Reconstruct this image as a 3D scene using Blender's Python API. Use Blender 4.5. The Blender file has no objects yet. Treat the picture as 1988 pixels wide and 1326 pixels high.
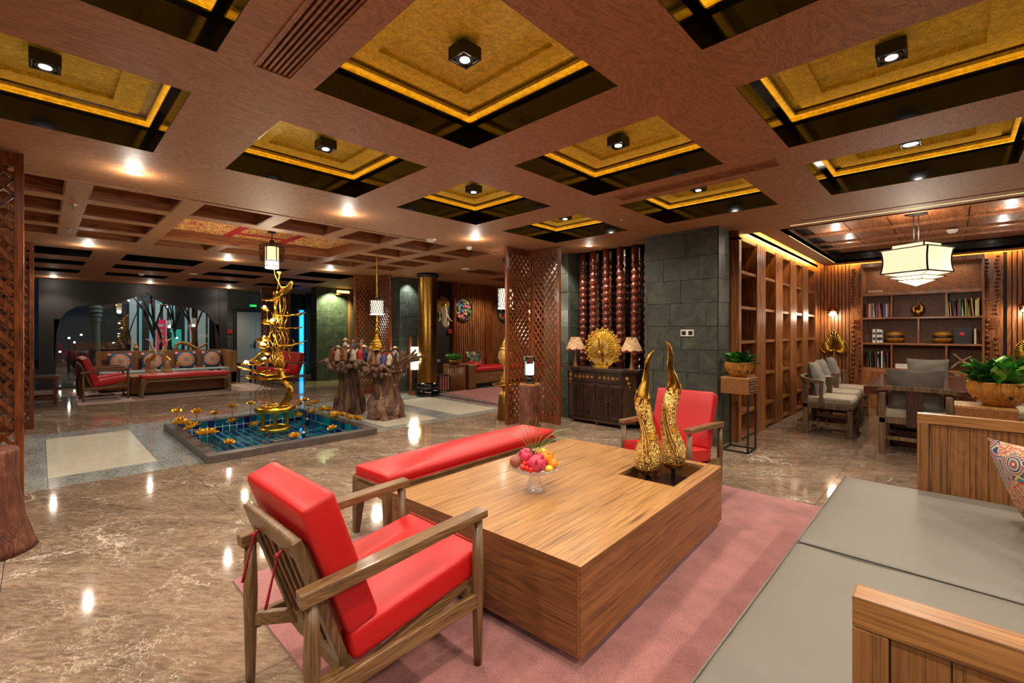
import bpy, bmesh, math, random
from mathutils import Vector, Matrix, noise
random.seed(7)
PI = math.pi
SC = bpy.context.scene
COL = SC.collection
# ------------------------------------------------------------------ camera, world, exposure
cam_d = bpy.data.cameras.new('camera'); cam = bpy.data.objects.new('camera', cam_d); COL.objects.link(cam)
cam.location = (0, 0, 1.40); cam.rotation_euler = (PI/2, 0, -math.radians(46.0))
cam_d.sensor_width = 36; cam_d.lens = 36*885/1988; cam_d.shift_y = -18/1988
cam_d.clip_start = .02; cam_d.clip_end = 200
SC.camera = cam
world = bpy.data.worlds.new('night'); SC.world = world; world.use_nodes = True
world.node_tree.nodes['Background'].inputs[0].default_value = (.02, .028, .045, 1)
world.node_tree.nodes['Background'].inputs[1].default_value = .12
SC.view_settings.view_transform = 'Standard'; SC.view_settings.look = 'None'
SC.view_settings.gamma = 1; SC.view_settings.use_curve_mapping = False
SC.view_settings.exposure = 1.1
cy = SC.cycles
cy.max_bounces = 10; cy.diffuse_bounces = 6; cy.glossy_bounces = 5; cy.transmission_bounces = 6; cy.transparent_max_bounces = 12
cy.sample_clamp_indirect = 3.0; cy.caustics_reflective = False; cy.caustics_refractive = False
cy.blur_glossy = .6
K_COF, K_BAND, K_LIB = 42, 52, 32      # watts of coffer spots, recessed downlights, library downlights
WARM = (1, .90, .76)

def light(kind, loc, power, color=WARM, size=.05, rot=None, spot=None, blend=.5, sy=None):
    d = bpy.data.lights.new('lamp_light', kind); d.energy = power; d.color = color
    if kind == 'AREA':
        d.size = size
        if sy: d.shape = 'RECTANGLE'; d.size_y = sy
    else: d.shadow_soft_size = size
    if kind == 'SPOT': d.spot_size = math.radians(spot or 120); d.spot_blend = blend
    o = bpy.data.objects.new('lamp_light', d); COL.objects.link(o); o.location = loc
    if rot: o.rotation_euler = rot
    return o

# ------------------------------------------------------------------ mesh helpers
class MB:
    def __init__(s): s.v = []; s.f = []; s.mi = []; s.cur = 0; s.M = None
    def add(s, vs, fs):
        b = len(s.v)
        if s.M is not None: vs = [s.M @ Vector(v) for v in vs]
        s.v += [tuple(v) for v in vs]; s.f += [tuple(b+i for i in f) for f in fs]; s.mi += [s.cur]*len(fs)
        return s
    def box(s, x0, y0, z0, x1, y1, z1):
        x0, x1 = min(x0, x1), max(x0, x1); y0, y1 = min(y0, y1), max(y0, y1); z0, z1 = min(z0, z1), max(z0, z1)
        return s.add([(x0,y0,z0),(x1,y0,z0),(x1,y1,z0),(x0,y1,z0),(x0,y0,z1),(x1,y0,z1),(x1,y1,z1),(x0,y1,z1)],
              [(0,3,2,1),(4,5,6,7),(0,1,5,4),(1,2,6,5),(2,3,7,6),(3,0,4,7)])
    def hexa(s, bot, top):       # 4 bottom points (ccw from above), 4 top points
        return s.add(list(bot)+list(top), [(0,3,2,1),(4,5,6,7),(0,1,5,4),(1,2,6,5),(2,3,7,6),(3,0,4,7)])
    def bar(s, a, b, w, h, up=(0,0,1), w2=None, h2=None):      # rectangular bar a->b
        a, b = Vector(a), Vector(b); d = (b-a).normalized(); u = Vector(up)
        if abs(d.dot(u)) > .98: u = Vector((1,0,0))
        sd = d.cross(u).normalized(); u = sd.cross(d).normalized()
        w2 = w if w2 is None else w2; h2 = h if h2 is None else h2
        P = lambda c, w, h: [c-sd*w/2-u*h/2, c+sd*w/2-u*h/2, c+sd*w/2+u*h/2, c-sd*w/2+u*h/2]
        A, B_ = P(a, w, h), P(b, w2, h2)
        return s.add(A+B_, [(0,1,2,3),(7,6,5,4),(0,4,5,1),(1,5,6,2),(2,6,7,3),(3,7,4,0)])
    def lathe(s, prof, n=20, c=(0,0,0), sx=1, sy=1, cap=True):
        vs = []; fs = []
        for r, z in prof:
            for i in range(n):
                a = 2*PI*i/n; vs.append((c[0]+r*sx*math.cos(a), c[1]+r*sy*math.sin(a), c[2]+z))
        for k in range(len(prof)-1):
            for i in range(n):
                j = (i+1) % n; fs.append((k*n+i, k*n+j, (k+1)*n+j, (k+1)*n+i))
        if cap: fs.append(tuple(range(n-1, -1, -1))); fs.append(tuple((len(prof)-1)*n+i for i in range(n)))
        return s.add(vs, fs)
    def cyl(s, x, y, z0, z1, r, n=20, r2=None):
        return s.lathe([(r, z0), (r if r2 is None else r2, z1)], n, (x, y, 0))
    def ball(s, c, r, n=12, sc=(1,1,1)):
        m = max(4, n//2); return s.lathe([(max(1e-4, r*math.sin(PI*k/m))*1.0, -r*math.cos(PI*k/m)*sc[2]) for k in range(m+1)], n, c, sc[0], sc[1], False)
    def sweep(s, pts, ws, hs, up=(0,0,1)):      # one continuous rectangular rail along pts
        pts = [Vector(p) for p in pts]; N = len(pts); vs = []; fs = []
        for i in range(N):
            d = (pts[min(i+1, N-1)]-pts[max(i-1, 0)]).normalized(); sd = d.cross(Vector(up)).normalized(); u = sd.cross(d).normalized(); w, h = ws[i]/2, hs[i]/2; p = pts[i]
            vs += [p-sd*w-u*h, p+sd*w-u*h, p+sd*w+u*h, p-sd*w+u*h]
        for i in range(N-1):
            a = i*4; fs += [(a+k, a+4+k, a+4+(k+1) % 4, a+(k+1) % 4) for k in range(4)]
        return s.add(vs, fs+[(0,1,2,3), ((N-1)*4+3,(N-1)*4+2,(N-1)*4+1,(N-1)*4)])
    def tube(s, pts, rad, n=8, cap=True, flat=1.0):
        pts = [Vector(p) for p in pts]; N = len(pts)
        if not hasattr(rad, '__len__'): rad = [rad]*N
        t = [(pts[min(i+1, N-1)]-pts[max(i-1, 0)]).normalized() for i in range(N)]
        u = t[0].orthogonal().normalized(); vs = []; fs = []
        for i in range(N):
            u = (u-t[i]*u.dot(t[i])).normalized(); w = t[i].cross(u)
            for k in range(n):
                a = 2*PI*k/n; vs.append(pts[i]+u*math.cos(a)*rad[i]+w*math.sin(a)*rad[i]*flat)
        for i in range(N-1):
            for k in range(n):
                j = (k+1) % n; fs.append((i*n+k, i*n+j, (i+1)*n+j, (i+1)*n+k))
        if cap: fs.append(tuple(range(n-1, -1, -1))); fs.append(tuple((N-1)*n+k for k in range(n)))
        return s.add(vs, fs)
    def grid(s, fn, nu, nv, thick=None, closed=False):
        vs = [fn(i/nu, j/nv) for j in range(nv+1) for i in range(nu+1)]
        fs = [(j*(nu+1)+i, j*(nu+1)+i+1, (j+1)*(nu+1)+i+1, (j+1)*(nu+1)+i) for j in range(nv) for i in range(nu)]
        return s.add(vs, fs)
    def sheet(s, fn, nu, nv, t):     # thin double surface, t offset vector
        T = Vector(t); n = (nu+1)*(nv+1)
        top = [Vector(fn(i/nu, j/nv)) for j in range(nv+1) for i in range(nu+1)]
        f = [(j*(nu+1)+i, j*(nu+1)+i+1, (j+1)*(nu+1)+i+1, (j+1)*(nu+1)+i) for j in range(nv) for i in range(nu)]
        fs = list(f)+[tuple(reversed([n+k for k in q])) for q in f]
        edge = [i for i in range(nu)]
        for i in range(nu): fs.append((i+1, i, n+i, n+i+1)); a = nv*(nu+1)+i; fs.append((a, a+1, n+a+1, n+a))
        for j in range(nv): a = j*(nu+1); b = a+nu+1; fs.append((a, b, n+b, n+a)); a += nu; b += nu; fs.append((b, a, n+a, n+b))
        return s.add(top+[p-T for p in top], fs)
    def pad(s, w, d, h, r, puff=0.0, n=8, c=(0,0,0)):   # rounded upholstered block, centred at c
        vs = []; fs = []; idx = {}
        def vid(p):
            if p not in idx:
                idx[p] = len(vs); q = []
                for k, full in zip(p, (w/2, d/2, h/2)):
                    z3 = [0, .3*r, r]
                    if k <= 2: x = -full+z3[k]
                    elif k >= n-2: x = full-z3[n-k]
                    else: x = -full+r+(2*full-2*r)*(k-2)/(n-4)
                    q.append(x/full)
                L = (w/2-r, d/2-r, h/2-r); core = []; dv = []
                for a, l, full in zip(q, L, (w/2, d/2, h/2)):
                    x = a*full; cx = max(-l, min(l, x)); core.append(cx); dv.append(x-cx)
                ln = math.sqrt(sum(e*e for e in dv)) or 1
                P = [cc+(e/ln*r if ln != 1 or any(dv) else 0) for cc, e in zip(core, dv)]
                P[2] += math.copysign(1, q[2])*puff*(1-q[0]**2)*(1-q[1]**2)*abs(q[2]) if q[2] else 0
                vs.append((c[0]+P[0], c[1]+P[1], c[2]+P[2]))
            return idx[p]
        R = range(n)
        for a in R:
            for b in R:
                for fix, flip in ((0, 0), (n, 1)):
                    for ax in range(3):
                        def mk(u, v):
                            p = [0, 0, 0]; p[ax] = fix; p[(ax+1) % 3] = u; p[(ax+2) % 3] = v; return vid(tuple(p))
                        q = [mk(a, b), mk(a+1, b), mk(a+1, b+1), mk(a, b+1)]
                        fs.append(tuple(q if flip else q[::-1]))
        return s.add(vs, fs)
    def pillow(s, w, d, h, n=10, ruf=.0):
        def f(sg):
            def g(u, v):
                x = 2*u-1; y = 2*v-1; e = max(0, (1-x*x)*(1-y*y))**.42
                k = 1-.07*(1-x*x)*abs(y)-.0; k2 = 1-.07*(1-y*y)*abs(x)
                return (w/2*x*k2, d/2*y*k, sg*h/2*e+ruf*math.sin(9*x+4*y)*e)
            return g
        s.grid(f(1), n, n); g = f(-1); s.grid(lambda u, v: g(1-u, v), n, n); return s
    def torus(s, c, R, r, N=24, n=8, sx=1, sy=1, ax=None):
        pts = [(R*math.cos(2*PI*i/N)*sx, R*math.sin(2*PI*i/N)*sy, 0) for i in range(N+1)]
        m = Matrix.Translation(c) @ (ax.to_4x4() if ax else Matrix())
        return s.tube([m @ Vector(p) for p in pts], r, n, False)
    def build(s, name, mat, parent=None, smooth=False, bev=0, seg=2, kind=None, label=None):
        me = bpy.data.meshes.new(name); me.from_pydata(s.v, [], s.f)
        for m in (mat if isinstance(mat, (list, tuple)) else [mat]): me.materials.append(m)
        if max(s.mi, default=0): me.polygons.foreach_set('material_index', s.mi)
        if smooth: me.polygons.foreach_set('use_smooth', [True]*len(me.polygons))
        me.update()
        o = bpy.data.objects.new(name, me); COL.objects.link(o)
        if parent: o.parent = parent
        if bev:
            b = o.modifiers.new('b', 'BEVEL'); b.width = bev; b.segments = seg; b.limit_method = 'ANGLE'; b.angle_limit = .6
            b.harden_normals = False
        if kind: o['kind'] = kind
        if label: o['label'] = label
        return o
def spl(pts, k=6):     # catmull-rom sampling
    P = [Vector(p) for p in pts]; P = [P[0]*2-P[1]]+P+[P[-1]*2-P[-2]]; out = []
    for i in range(1, len(P)-2):
        for j in range(k):
            t = j/k; a, b, c, d = P[i-1:i+3]
            out.append(.5*((2*b)+(c-a)*t+(2*a-5*b+4*c-d)*t*t+(3*b-3*c+d-a)*t**3))
    out.append(P[-2]); return out
def lerp(a, b, t): return a+(b-a)*t
def radl(vals, n):     # resample radii
    m = len(vals)-1; return [lerp(vals[int(i/(n-1)*m*.9999)], vals[min(m, int(i/(n-1)*m*.9999)+1)], (i/(n-1)*m*.9999) % 1) for i in range(n)]
def thing(name, label, cat, loc=(0,0,0), rz=0, group=None):
    o = bpy.data.objects.new(name, None); COL.objects.link(o); o.empty_display_size = .1
    o.location = loc; o.rotation_euler = (0, 0, rz); tag(o, label, cat, group); return o
def tag(o, label, cat, group=None):
    o['label'] = label; o['category'] = cat
    if group: o['group'] = group
    return o
def struct(o): o['kind'] = 'structure'; return o
def sthing(name, loc=(0,0,0)):
    o = bpy.data.objects.new(name, None); COL.objects.link(o); o.location = loc; o['kind'] = 'structure'; return o
def dup(root, loc=None, rz=None, label=None, parent=None):
    c = root.copy(); COL.objects.link(c)
    if parent is not None: c.parent = parent
    if loc is not None: c.location = loc
    if rz is not None: c.rotation_euler = (0, 0, rz)
    if label: c['label'] = label
    for ch in list(root.children): dup(ch, parent=c)
    return c
def inst(o, name, parent, loc, rot=(0,0,0), scale=(1,1,1)):   # new object sharing the mesh of o
    c = bpy.data.objects.new(name, o.data); COL.objects.link(c); c.parent = parent
    c.location = loc; c.rotation_euler = rot; c.scale = scale
    for m in o.modifiers:
        if m.type == 'BEVEL':
            b = c.modifiers.new('b', 'BEVEL'); b.width = m.width; b.segments = m.segments; b.limit_method = 'ANGLE'; b.angle_limit = .6
    return c
MT = lambda x, y, z: Matrix.Translation((x, y, z))
def RX(a): return Matrix.Rotation(a, 4, 'X')
def RY(a): return Matrix.Rotation(a, 4, 'Y')
def RZ(a): return Matrix.Rotation(a, 4, 'Z')

# ------------------------------------------------------------------ materials
def s2l(c): return tuple(((x/255)/12.92 if x/255 <= .04045 else ((x/255+.055)/1.055)**2.4) for x in c)+(1,)
class NT:
    def __init__(s, name):
        s.m = bpy.data.materials.new(name); s.m.use_nodes = True; s.t = s.m.node_tree; s.n = s.t.nodes; s.b = s.n['Principled BSDF']
        s.out = s.n['Material Output']
    def new(s, typ, ins=None, **kw):
        n = s.n.new(typ)
        for k, v in kw.items(): setattr(n, k, v)
        for k, v in (ins or {}).items():
            if hasattr(v, 'node') or isinstance(v, bpy.types.NodeSocket): s.t.links.new(v, n.inputs[k])
            else: n.inputs[k].default_value = v
        return n
    def link(s, a, b): s.t.links.new(a, b)
    def coord(s, space='Object', scale=(1,1,1), rot=(0,0,0), rand=0):
        if space == 'World': src = s.new('ShaderNodeNewGeometry').outputs['Position']
        else: src = s.new('ShaderNodeTexCoord').outputs[space]
        if rand:
            oi = s.new('ShaderNodeObjectInfo')
            mu = s.new('ShaderNodeMath', {0: oi.outputs['Random'], 1: rand}, operation='MULTIPLY')
            src = s.new('ShaderNodeVectorMath', {0: src, 1: mu.outputs[0]}, operation='ADD').outputs[0]
        return s.new('ShaderNodeMapping', {'Vector': src, 'Scale': scale, 'Rotation': rot}).outputs[0]
    def ramp(s, fac, stops, interp='LINEAR'):
        r = s.new('ShaderNodeValToRGB', {'Fac': fac}); e = r.color_ramp; e.interpolation = interp
        while len(e.elements) < len(stops): e.elements.new(.5)
        for el, (p, c) in zip(e.elements, stops): el.position = p; el.color = c if len(c) == 4 else c+(1,)
        return r.outputs['Color']
    def noise(s, vec, scale, detail=4, rough=.55, dist=0):
        return s.new('ShaderNodeTexNoise', {'Vector': vec, 'Scale': scale, 'Detail': detail, 'Roughness': rough, 'Distortion': dist}).outputs['Fac']
    def mix(s, f, a, b, bt='MIX'):
        n = s.new('ShaderNodeMix', data_type='RGBA', blend_type=bt)
        for k, v in ((0, f), (6, a), (7, b)):
            if isinstance(v, bpy.types.NodeSocket): s.link(v, n.inputs[k])
            else: n.inputs[k].default_value = v
        return n.outputs[2]
    def math(s, op, a, b=0.0, c=0.0):
        n = s.new('ShaderNodeMath', {0: a, 1: b, 2: c}, operation=op); return n.outputs[0]
    def bump(s, h, strength=.2, dist=.01):
        s.link(s.new('ShaderNodeBump', {'Height': h, 'Strength': strength, 'Distance': dist}).outputs[0], s.b.inputs['Normal'])
    def set(s, **kw):
        for k, v in kw.items():
            k = {'col': 'Base Color', 'rough': 'Roughness', 'metal': 'Metallic', 'coat': 'Coat Weight', 'coatr': 'Coat Roughness', 'spec': 'Specular IOR Level',
                 'trans': 'Transmission Weight', 'ior': 'IOR', 'ec': 'Emission Color', 'es': 'Emission Strength', 'sheen': 'Sheen Weight', 'sss': 'Subsurface Weight'}[k]
            if isinstance(v, bpy.types.NodeSocket): s.link(v, s.b.inputs[k])
            else: s.b.inputs[k].default_value = v
        return s
def plain(name, c, rough=.5, metal=0, coat=0, ec=None, es=0, **kw):
    n = NT(name); n.set(col=s2l(c), rough=rough, metal=metal, coat=coat, **kw)
    if es: n.set(ec=s2l(ec or c), es=es)
    return n.m
def wood(name, dark, mid, lite, axis='X', sc=1.0, rough=.4, coat=0, bump=.15, space='Object', streak=1.0, rand=3, fig=.35, lines=0):
    n = NT(name); st = {'X': (.12, 1, 1), 'Y': (1, .12, 1), 'Z': (1, 1, .12)}[axis]
    v = n.coord(space, tuple(sc*a for a in st), rand=rand)
    big = n.noise(v, 4, 3, .5, 1.2)
    rings = n.math('FRACT', n.math('MULTIPLY', big, 9))
    rings = n.math('PINGPONG', rings, .5)
    v2 = n.coord(space, tuple(sc*(a if a < 1 else 1) * 1 for a in {'X': (.03,1,1),'Y': (1,.03,1),'Z': (1,1,.03)}[axis]), rand=rand)
    fine = n.noise(v2, 70*streak, 3, .6)
    f = n.math('ADD', n.math('MULTIPLY', rings, fig*2), n.math('MULTIPLY', fine, 1-fig))
    if lines:
        v3 = n.coord(space, tuple(sc*a for a in {'X': (.006,1,1),'Y': (1,.006,1),'Z': (1,1,.006)}[axis]), rand=rand)
        ln = n.noise(v3, 14, 1, .5, .05); f = n.math('SUBTRACT', f, n.math('MULTIPLY', n.math('LESS_THAN', n.math('PINGPONG', n.math('MULTIPLY', ln, 5.0), .5), .045), lines))
    col = n.ramp(f, [(.22, s2l(dark)), (.5, s2l(mid)), (.78, s2l(lite))])
    n.set(col=col, rough=rough, coat=coat, coatr=.15); 
    if bump: n.bump(f, bump, .004)
    return n.m
M = {}
def ceil_wood():
    n = NT('ceiling_wood'); v = n.coord('World', (.45, 1, 1)); big = n.noise(v, 2.2, 4, .55, 1.6)
    rings = n.math('PINGPONG', n.math('MULTIPLY', big, 16), .5)
    fine = n.noise(n.coord('World', (.22, 1, 1)), 130, 4, .7, .3); pore = n.noise(n.coord('World', (.5, 1, 1)), 60, 3, .6, 1.5)
    f = n.math('ADD', n.math('MULTIPLY', rings, .35), n.math('ADD', n.math('MULTIPLY', fine, .5), n.math('MULTIPLY', pore, .3)))
    n.set(col=n.ramp(f, [(.25, s2l((110,72,43))), (.5, s2l((156,107,69))), (.75, s2l((184,133,91)))]), rough=.58, spec=.45); n.bump(f, .5, .006); return n.m
M['ceil'] = ceil_wood()
M['ceil2'] = wood('ceiling_liner_wood', (88,48,24), (138,84,48), (164,106,66), 'X', 1.3, .5, .05, .1, 'World', rand=0)
M['teak'] = wood('teak_top', (94,58,24), (170,122,70), (196,148,94), 'X', 1.9, .36, .15, .05, streak=.7, fig=.06, lines=.22)
M['teakside'] = wood('teak_side', (80,46,20), (132,84,42), (156,104,58), 'X', 1.9, .42, .1, .06, streak=.6, fig=.12, lines=.13)
M['teakv'] = wood('teak_upright', (70,42,16), (126,82,42), (150,102,56), 'Z', 1.9, .42, .1, .06, streak=.6, fig=.12, lines=.16)
M['frame'] = wood('chair_frame_wood', (60,40,20), (116,84,50), (152,118,78), 'X', 2.0, .38, .15, .1, fig=.16, streak=1.2)
M['framez'] = wood('chair_frame_wood_upright', (56,38,20), (106,76,46), (138,106,68), 'Z', 2.0, .38, .15, .1, fig=.16, streak=1.2)
M['screen'] = wood('screen_redwood', (46,19,6), (112,56,22), (148,82,38), 'Z', 1.5, .3, .35, .08, fig=.25)
M['lib'] = wood('library_wood', (84,44,18), (142,86,44), (172,112,64), 'Z', 1.1, .38, .15, .08, fig=.3)
M['libx'] = wood('library_shelf_wood', (84,44,18), (142,86,44), (172,112,64), 'X', 1.1, .38, .15, .08, fig=.3)
M['dark'] = wood('console_dark_wood', (22,12,8), (52,32,22), (76,50,36), 'Z', 1.6, .32, .3, .1)
M['spin'] = wood('spindle_redwood', (40,12,6), (96,36,18), (120,52,30), 'Z', 2, .2, .6, .03)
M['walnut'] = wood('walnut_table', (34,14,8), (78,38,24), (104,58,38), 'X', 1.2, .22, .5, .08)
M['oakg'] = wood('grey_oak', (56,40,26), (98,74,50), (128,100,70), 'Z', 1.3, .45, 0, .2)
M['slatred'] = wood('slat_redwood', (76,38,16), (138,82,44), (166,108,64), 'Z', 1.2, .35, .2, .06)
M['backred'] = plain('slat_backing', (38,16,8), .6)
M['wicker'] = None
def marble():
    n = NT('brown_marble'); v = n.new('ShaderNodeMapping', {'Vector': n.coord('World'), 'Rotation': (0, 0, math.radians(46+8))}).outputs[0]
    vs_ = n.new('ShaderNodeMapping', {'Vector': v, 'Scale': (.45, 1.5, 1)}).outputs[0]
    big = n.noise(vs_, 1.9, 9, .68, .9)
    base = n.ramp(big, [(.32, s2l((48,38,30))), (.45, s2l((94,76,61))), (.56, s2l((126,104,85))), (.70, s2l((174,150,126)))])
    fine = n.noise(vs_, 30, 6, .75, .4)
    base = n.mix(.48, base, n.ramp(fine, [(.3, s2l((70,54,42))), (.7, s2l((190,162,136)))]))
    dv = n.new('ShaderNodeTexNoise', {'Vector': v, 'Scale': 3.0, 'Detail': 6, 'Roughness': .7})
    wv = n.new('ShaderNodeVectorMath', {0: v, 1: n.new('ShaderNodeVectorMath', {0: dv.outputs['Color'], 'Scale': .5}, operation='SCALE').outputs[0]}, operation='ADD').outputs[0]
    mask = n.noise(v, 1.3, 3, .6)
    def veins(sc, rot, st, a, b_):
        m_ = n.new('ShaderNodeMapping', {'Vector': wv, 'Scale': (st, 1.6, 1), 'Rotation': (0, 0, rot)}).outputs[0]
        vo = n.new('ShaderNodeTexVoronoi', {'Vector': m_, 'Scale': sc}, feature='DISTANCE_TO_EDGE')
        return n.math('LESS_THAN', vo.outputs['Distance'], n.math('MULTIPLY_ADD', mask, a, b_))
    ve = n.math('MULTIPLY', veins(1.3, .15, .45, .045, -.021), .95); v2 = n.math('MULTIPLY', veins(3.4, -.2, .6, .07, -.030), .55); v3 = n.math('MULTIPLY', veins(8.0, .1, .4, .10, -.040), .35)
    vein = n.math('MAXIMUM', n.math('MAXIMUM', ve, v2), v3)
    col = n.mix(vein, base, s2l((222,206,186)))
    n.set(col=col, rough=n.math('MULTIPLY_ADD', fine, .04, .05), spec=.7); return n.m
M['marble'] = marble()
def granite(name, a, b, sc, rough=.12):
    n = NT(name); v = n.coord('World', (1, .35, 1))
    f = n.noise(v, sc, 8, .75); g = n.noise(v, sc*.18, 3, .5)
    n.set(col=n.mix(.3, n.ramp(f, [(.35, s2l(a)), (.65, s2l(b))]), n.ramp(g, [(.35, s2l(a)), (.7, s2l(b))])), rough=rough, spec=.7); return n.m
M['granite'] = granite('grey_granite', (92,94,92), (182,182,176), 40)
M['cream'] = granite('cream_stone', (196,188,164), (222,216,196), 60, .1)
M['purple'] = granite('purple_brown_marble', (84,66,62), (134,108,100), 12)
M['curb'] = granite('curb_stone', (56,50,48), (106,92,86), 40, .3)
M['baseg'] = plain('screed', (70,64,58), .7)
def slate():
    n = NT('green_slate'); v = n.coord('Object', (1,1,1), rand=40)
    f = n.noise(v, 5, 7, .62, 1.1); g = n.noise(v, 38, 5, .7)
    r = n.math('ABSOLUTE', n.math('SUBTRACT', n.noise(v, 3.2, 5, .6, 1.8), .5))
    col = n.ramp(f, [(.3, s2l((46,50,43))), (.5, s2l((68,72,63))), (.72, s2l((94,94,81)))])
    oi = n.new('ShaderNodeObjectInfo'); col = n.mix(n.math('MULTIPLY', oi.outputs['Random'], .3), col, s2l((52,60,54)))
    n.set(col=col, rough=n.math('MULTIPLY_ADD', g, .3, .22), spec=.5)
    n.bump(n.math('ADD', n.math('MULTIPLY', f, .8), n.math('ADD', n.math('MULTIPLY', g, .12), n.math('MINIMUM', n.math('MULTIPLY', r, 9), .18))), .45, .01); return n.m
M['slate'] = slate()
M['grout'] = plain('dark_grout', (40,42,38), .8)
def gold_leaf():
    n = NT('gold_leaf'); v = n.coord('World', (1,1,1)); f = n.noise(v, 22, 8, .75); g = n.noise(n.coord('World', (1,2.4,1)), 70, 4, .8)
    col = n.ramp(n.math('ADD', n.math('MULTIPLY', f, .6), n.math('MULTIPLY', g, .4)), [(.34, s2l((160,134,24))), (.45, s2l((228,200,52))), (.62, s2l((252,232,104)))])
    wr = n.new('ShaderNodeTexVoronoi', {'Vector': n.coord('World', (.55, 1.5, 1)), 'Scale': 150.0}, feature='DISTANCE_TO_EDGE').outputs['Distance']
    wr = n.math('MULTIPLY', n.math('LESS_THAN', wr, .07), n.math('GREATER_THAN', n.noise(n.coord('World'), 40, 2), .47))
    col = n.mix(n.math('MULTIPLY', wr, .5), col, s2l((84,58,10)))
    n.set(col=col, metal=.2, rough=.36); n.bump(n.math('SUBTRACT', g, wr), .5, .004); return n.m
M['gleaf'] = gold_leaf()
def goldm(name, bump=0, sc=60, c=(212,160,62), dark=(120,76,16), rough=.22):
    n = NT(name); v = n.coord('Object')
    if bump:
        vo = n.new('ShaderNodeTexVoronoi', {'Vector': v, 'Scale': sc}, feature='F1'); d = vo.outputs['Distance']
        rg = n.math('ABSOLUTE', n.math('SUBTRACT', d, .42))
        n.set(col=n.ramp(rg, [(.0, s2l((252,220,140))), (.2, s2l(c)), (.40, s2l(dark))])); n.bump(n.math('MULTIPLY', rg, -1), bump, .01)
    else:
        f = n.noise(v, 14, 4); n.set(col=n.ramp(f, [(.3, s2l(dark)), (.55, s2l(c))]))
    n.set(metal=1, rough=rough); return n.m
M['gold'] = goldm('polished_gold'); M['goldr'] = goldm('filigree_gold', 1.0, 88, c=(240,196,104)); M['goldfine'] = goldm('ribbed_gold', .8, 120, rough=.3)
M['goldpaint'] = goldm('bright_gold', 0, c=(236,190,70), dark=(170,118,24), rough=.28)
M['brass'] = goldm('aged_brass', 0, c=(170,128,60), dark=(150,108,46), rough=.3)
M['blackg'] = plain('black_gloss', (8,6,5), .14, coat=.5)
M['blackm'] = plain('black_metal', (20,19,18), .4)
M['blackedge'] = plain('black_edge', (20,20,20), .25)
M['white'] = plain('white_plastic', (226,222,212), .4)
M['chrome'] = plain('brushed_steel', (190,190,190), .3, 1)
def leather(name, c, rough=.42, bump=.15):
    n = NT(name); v = n.coord('Object'); f = n.noise(v, 300, 2); g = n.noise(v, 6, 3)
    n.set(col=n.mix(n.math('MULTIPLY', g, .25), s2l(c), tuple(x*.75 for x in s2l(c)[:3])+(1,)), rough=rough)
    n.bump(n.math('ADD', f, n.math('MULTIPLY', g, 3)), bump, .003); return n.m
M['red'] = leather('red_leatherette', (190,18,20)); M['grey'] = leather('grey_leatherette', (108,102,92), .5, .5)
def fabric(name, c, c2, sc=220, rough=.85, bump=.3):
    n = NT(name); v = n.coord('Object'); f = n.noise(v, sc, 3, .7); g = n.noise(v, 5, 3)
    n.set(col=n.ramp(n.math('ADD', n.math('MULTIPLY', f, .7), n.math('MULTIPLY', g, .3)), [(.35, s2l(c)), (.65, s2l(c2))]), rough=rough, sheen=.2)
    n.bump(f, bump, .004); return n.m
M['carpet'] = fabric('pink_carpet', (104,56,54), (186,120,114), 230, .95, .8)
M['greyfab'] = fabric('grey_cotton', (76,71,64), (110,103,92)); M['beigefab'] = fabric('beige_cotton', (126,114,94), (162,148,124))
M['tealfab'] = fabric('grey_teal_seat', (96,112,110), (128,142,138))
M['seatcar'] = fabric('pale_pink_rug', (150,118,104), (190,160,146))
def rug():
    n = NT('striped_rug'); v = n.coord('Object'); sp = n.new('ShaderNodeSeparateXYZ', {0: v}).outputs
    a = n.math('SINE', n.math('MULTIPLY', sp[1], 62)); b = n.math('SINE', n.math('MULTIPLY', n.math('ADD', sp[0], n.math('MULTIPLY', a, .03)), 110))
    f = n.math('MULTIPLY_ADD', n.math('ADD', a, n.math('MULTIPLY', b, .6)), .3, .5)
    n.set(col=n.ramp(f, [(.1, s2l((88,36,40))), (.4, s2l((168,72,72))), (.6, s2l((200,156,136))), (.85, s2l((120,58,70)))]), rough=.9); return n.m
M['rug'] = rug()
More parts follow.
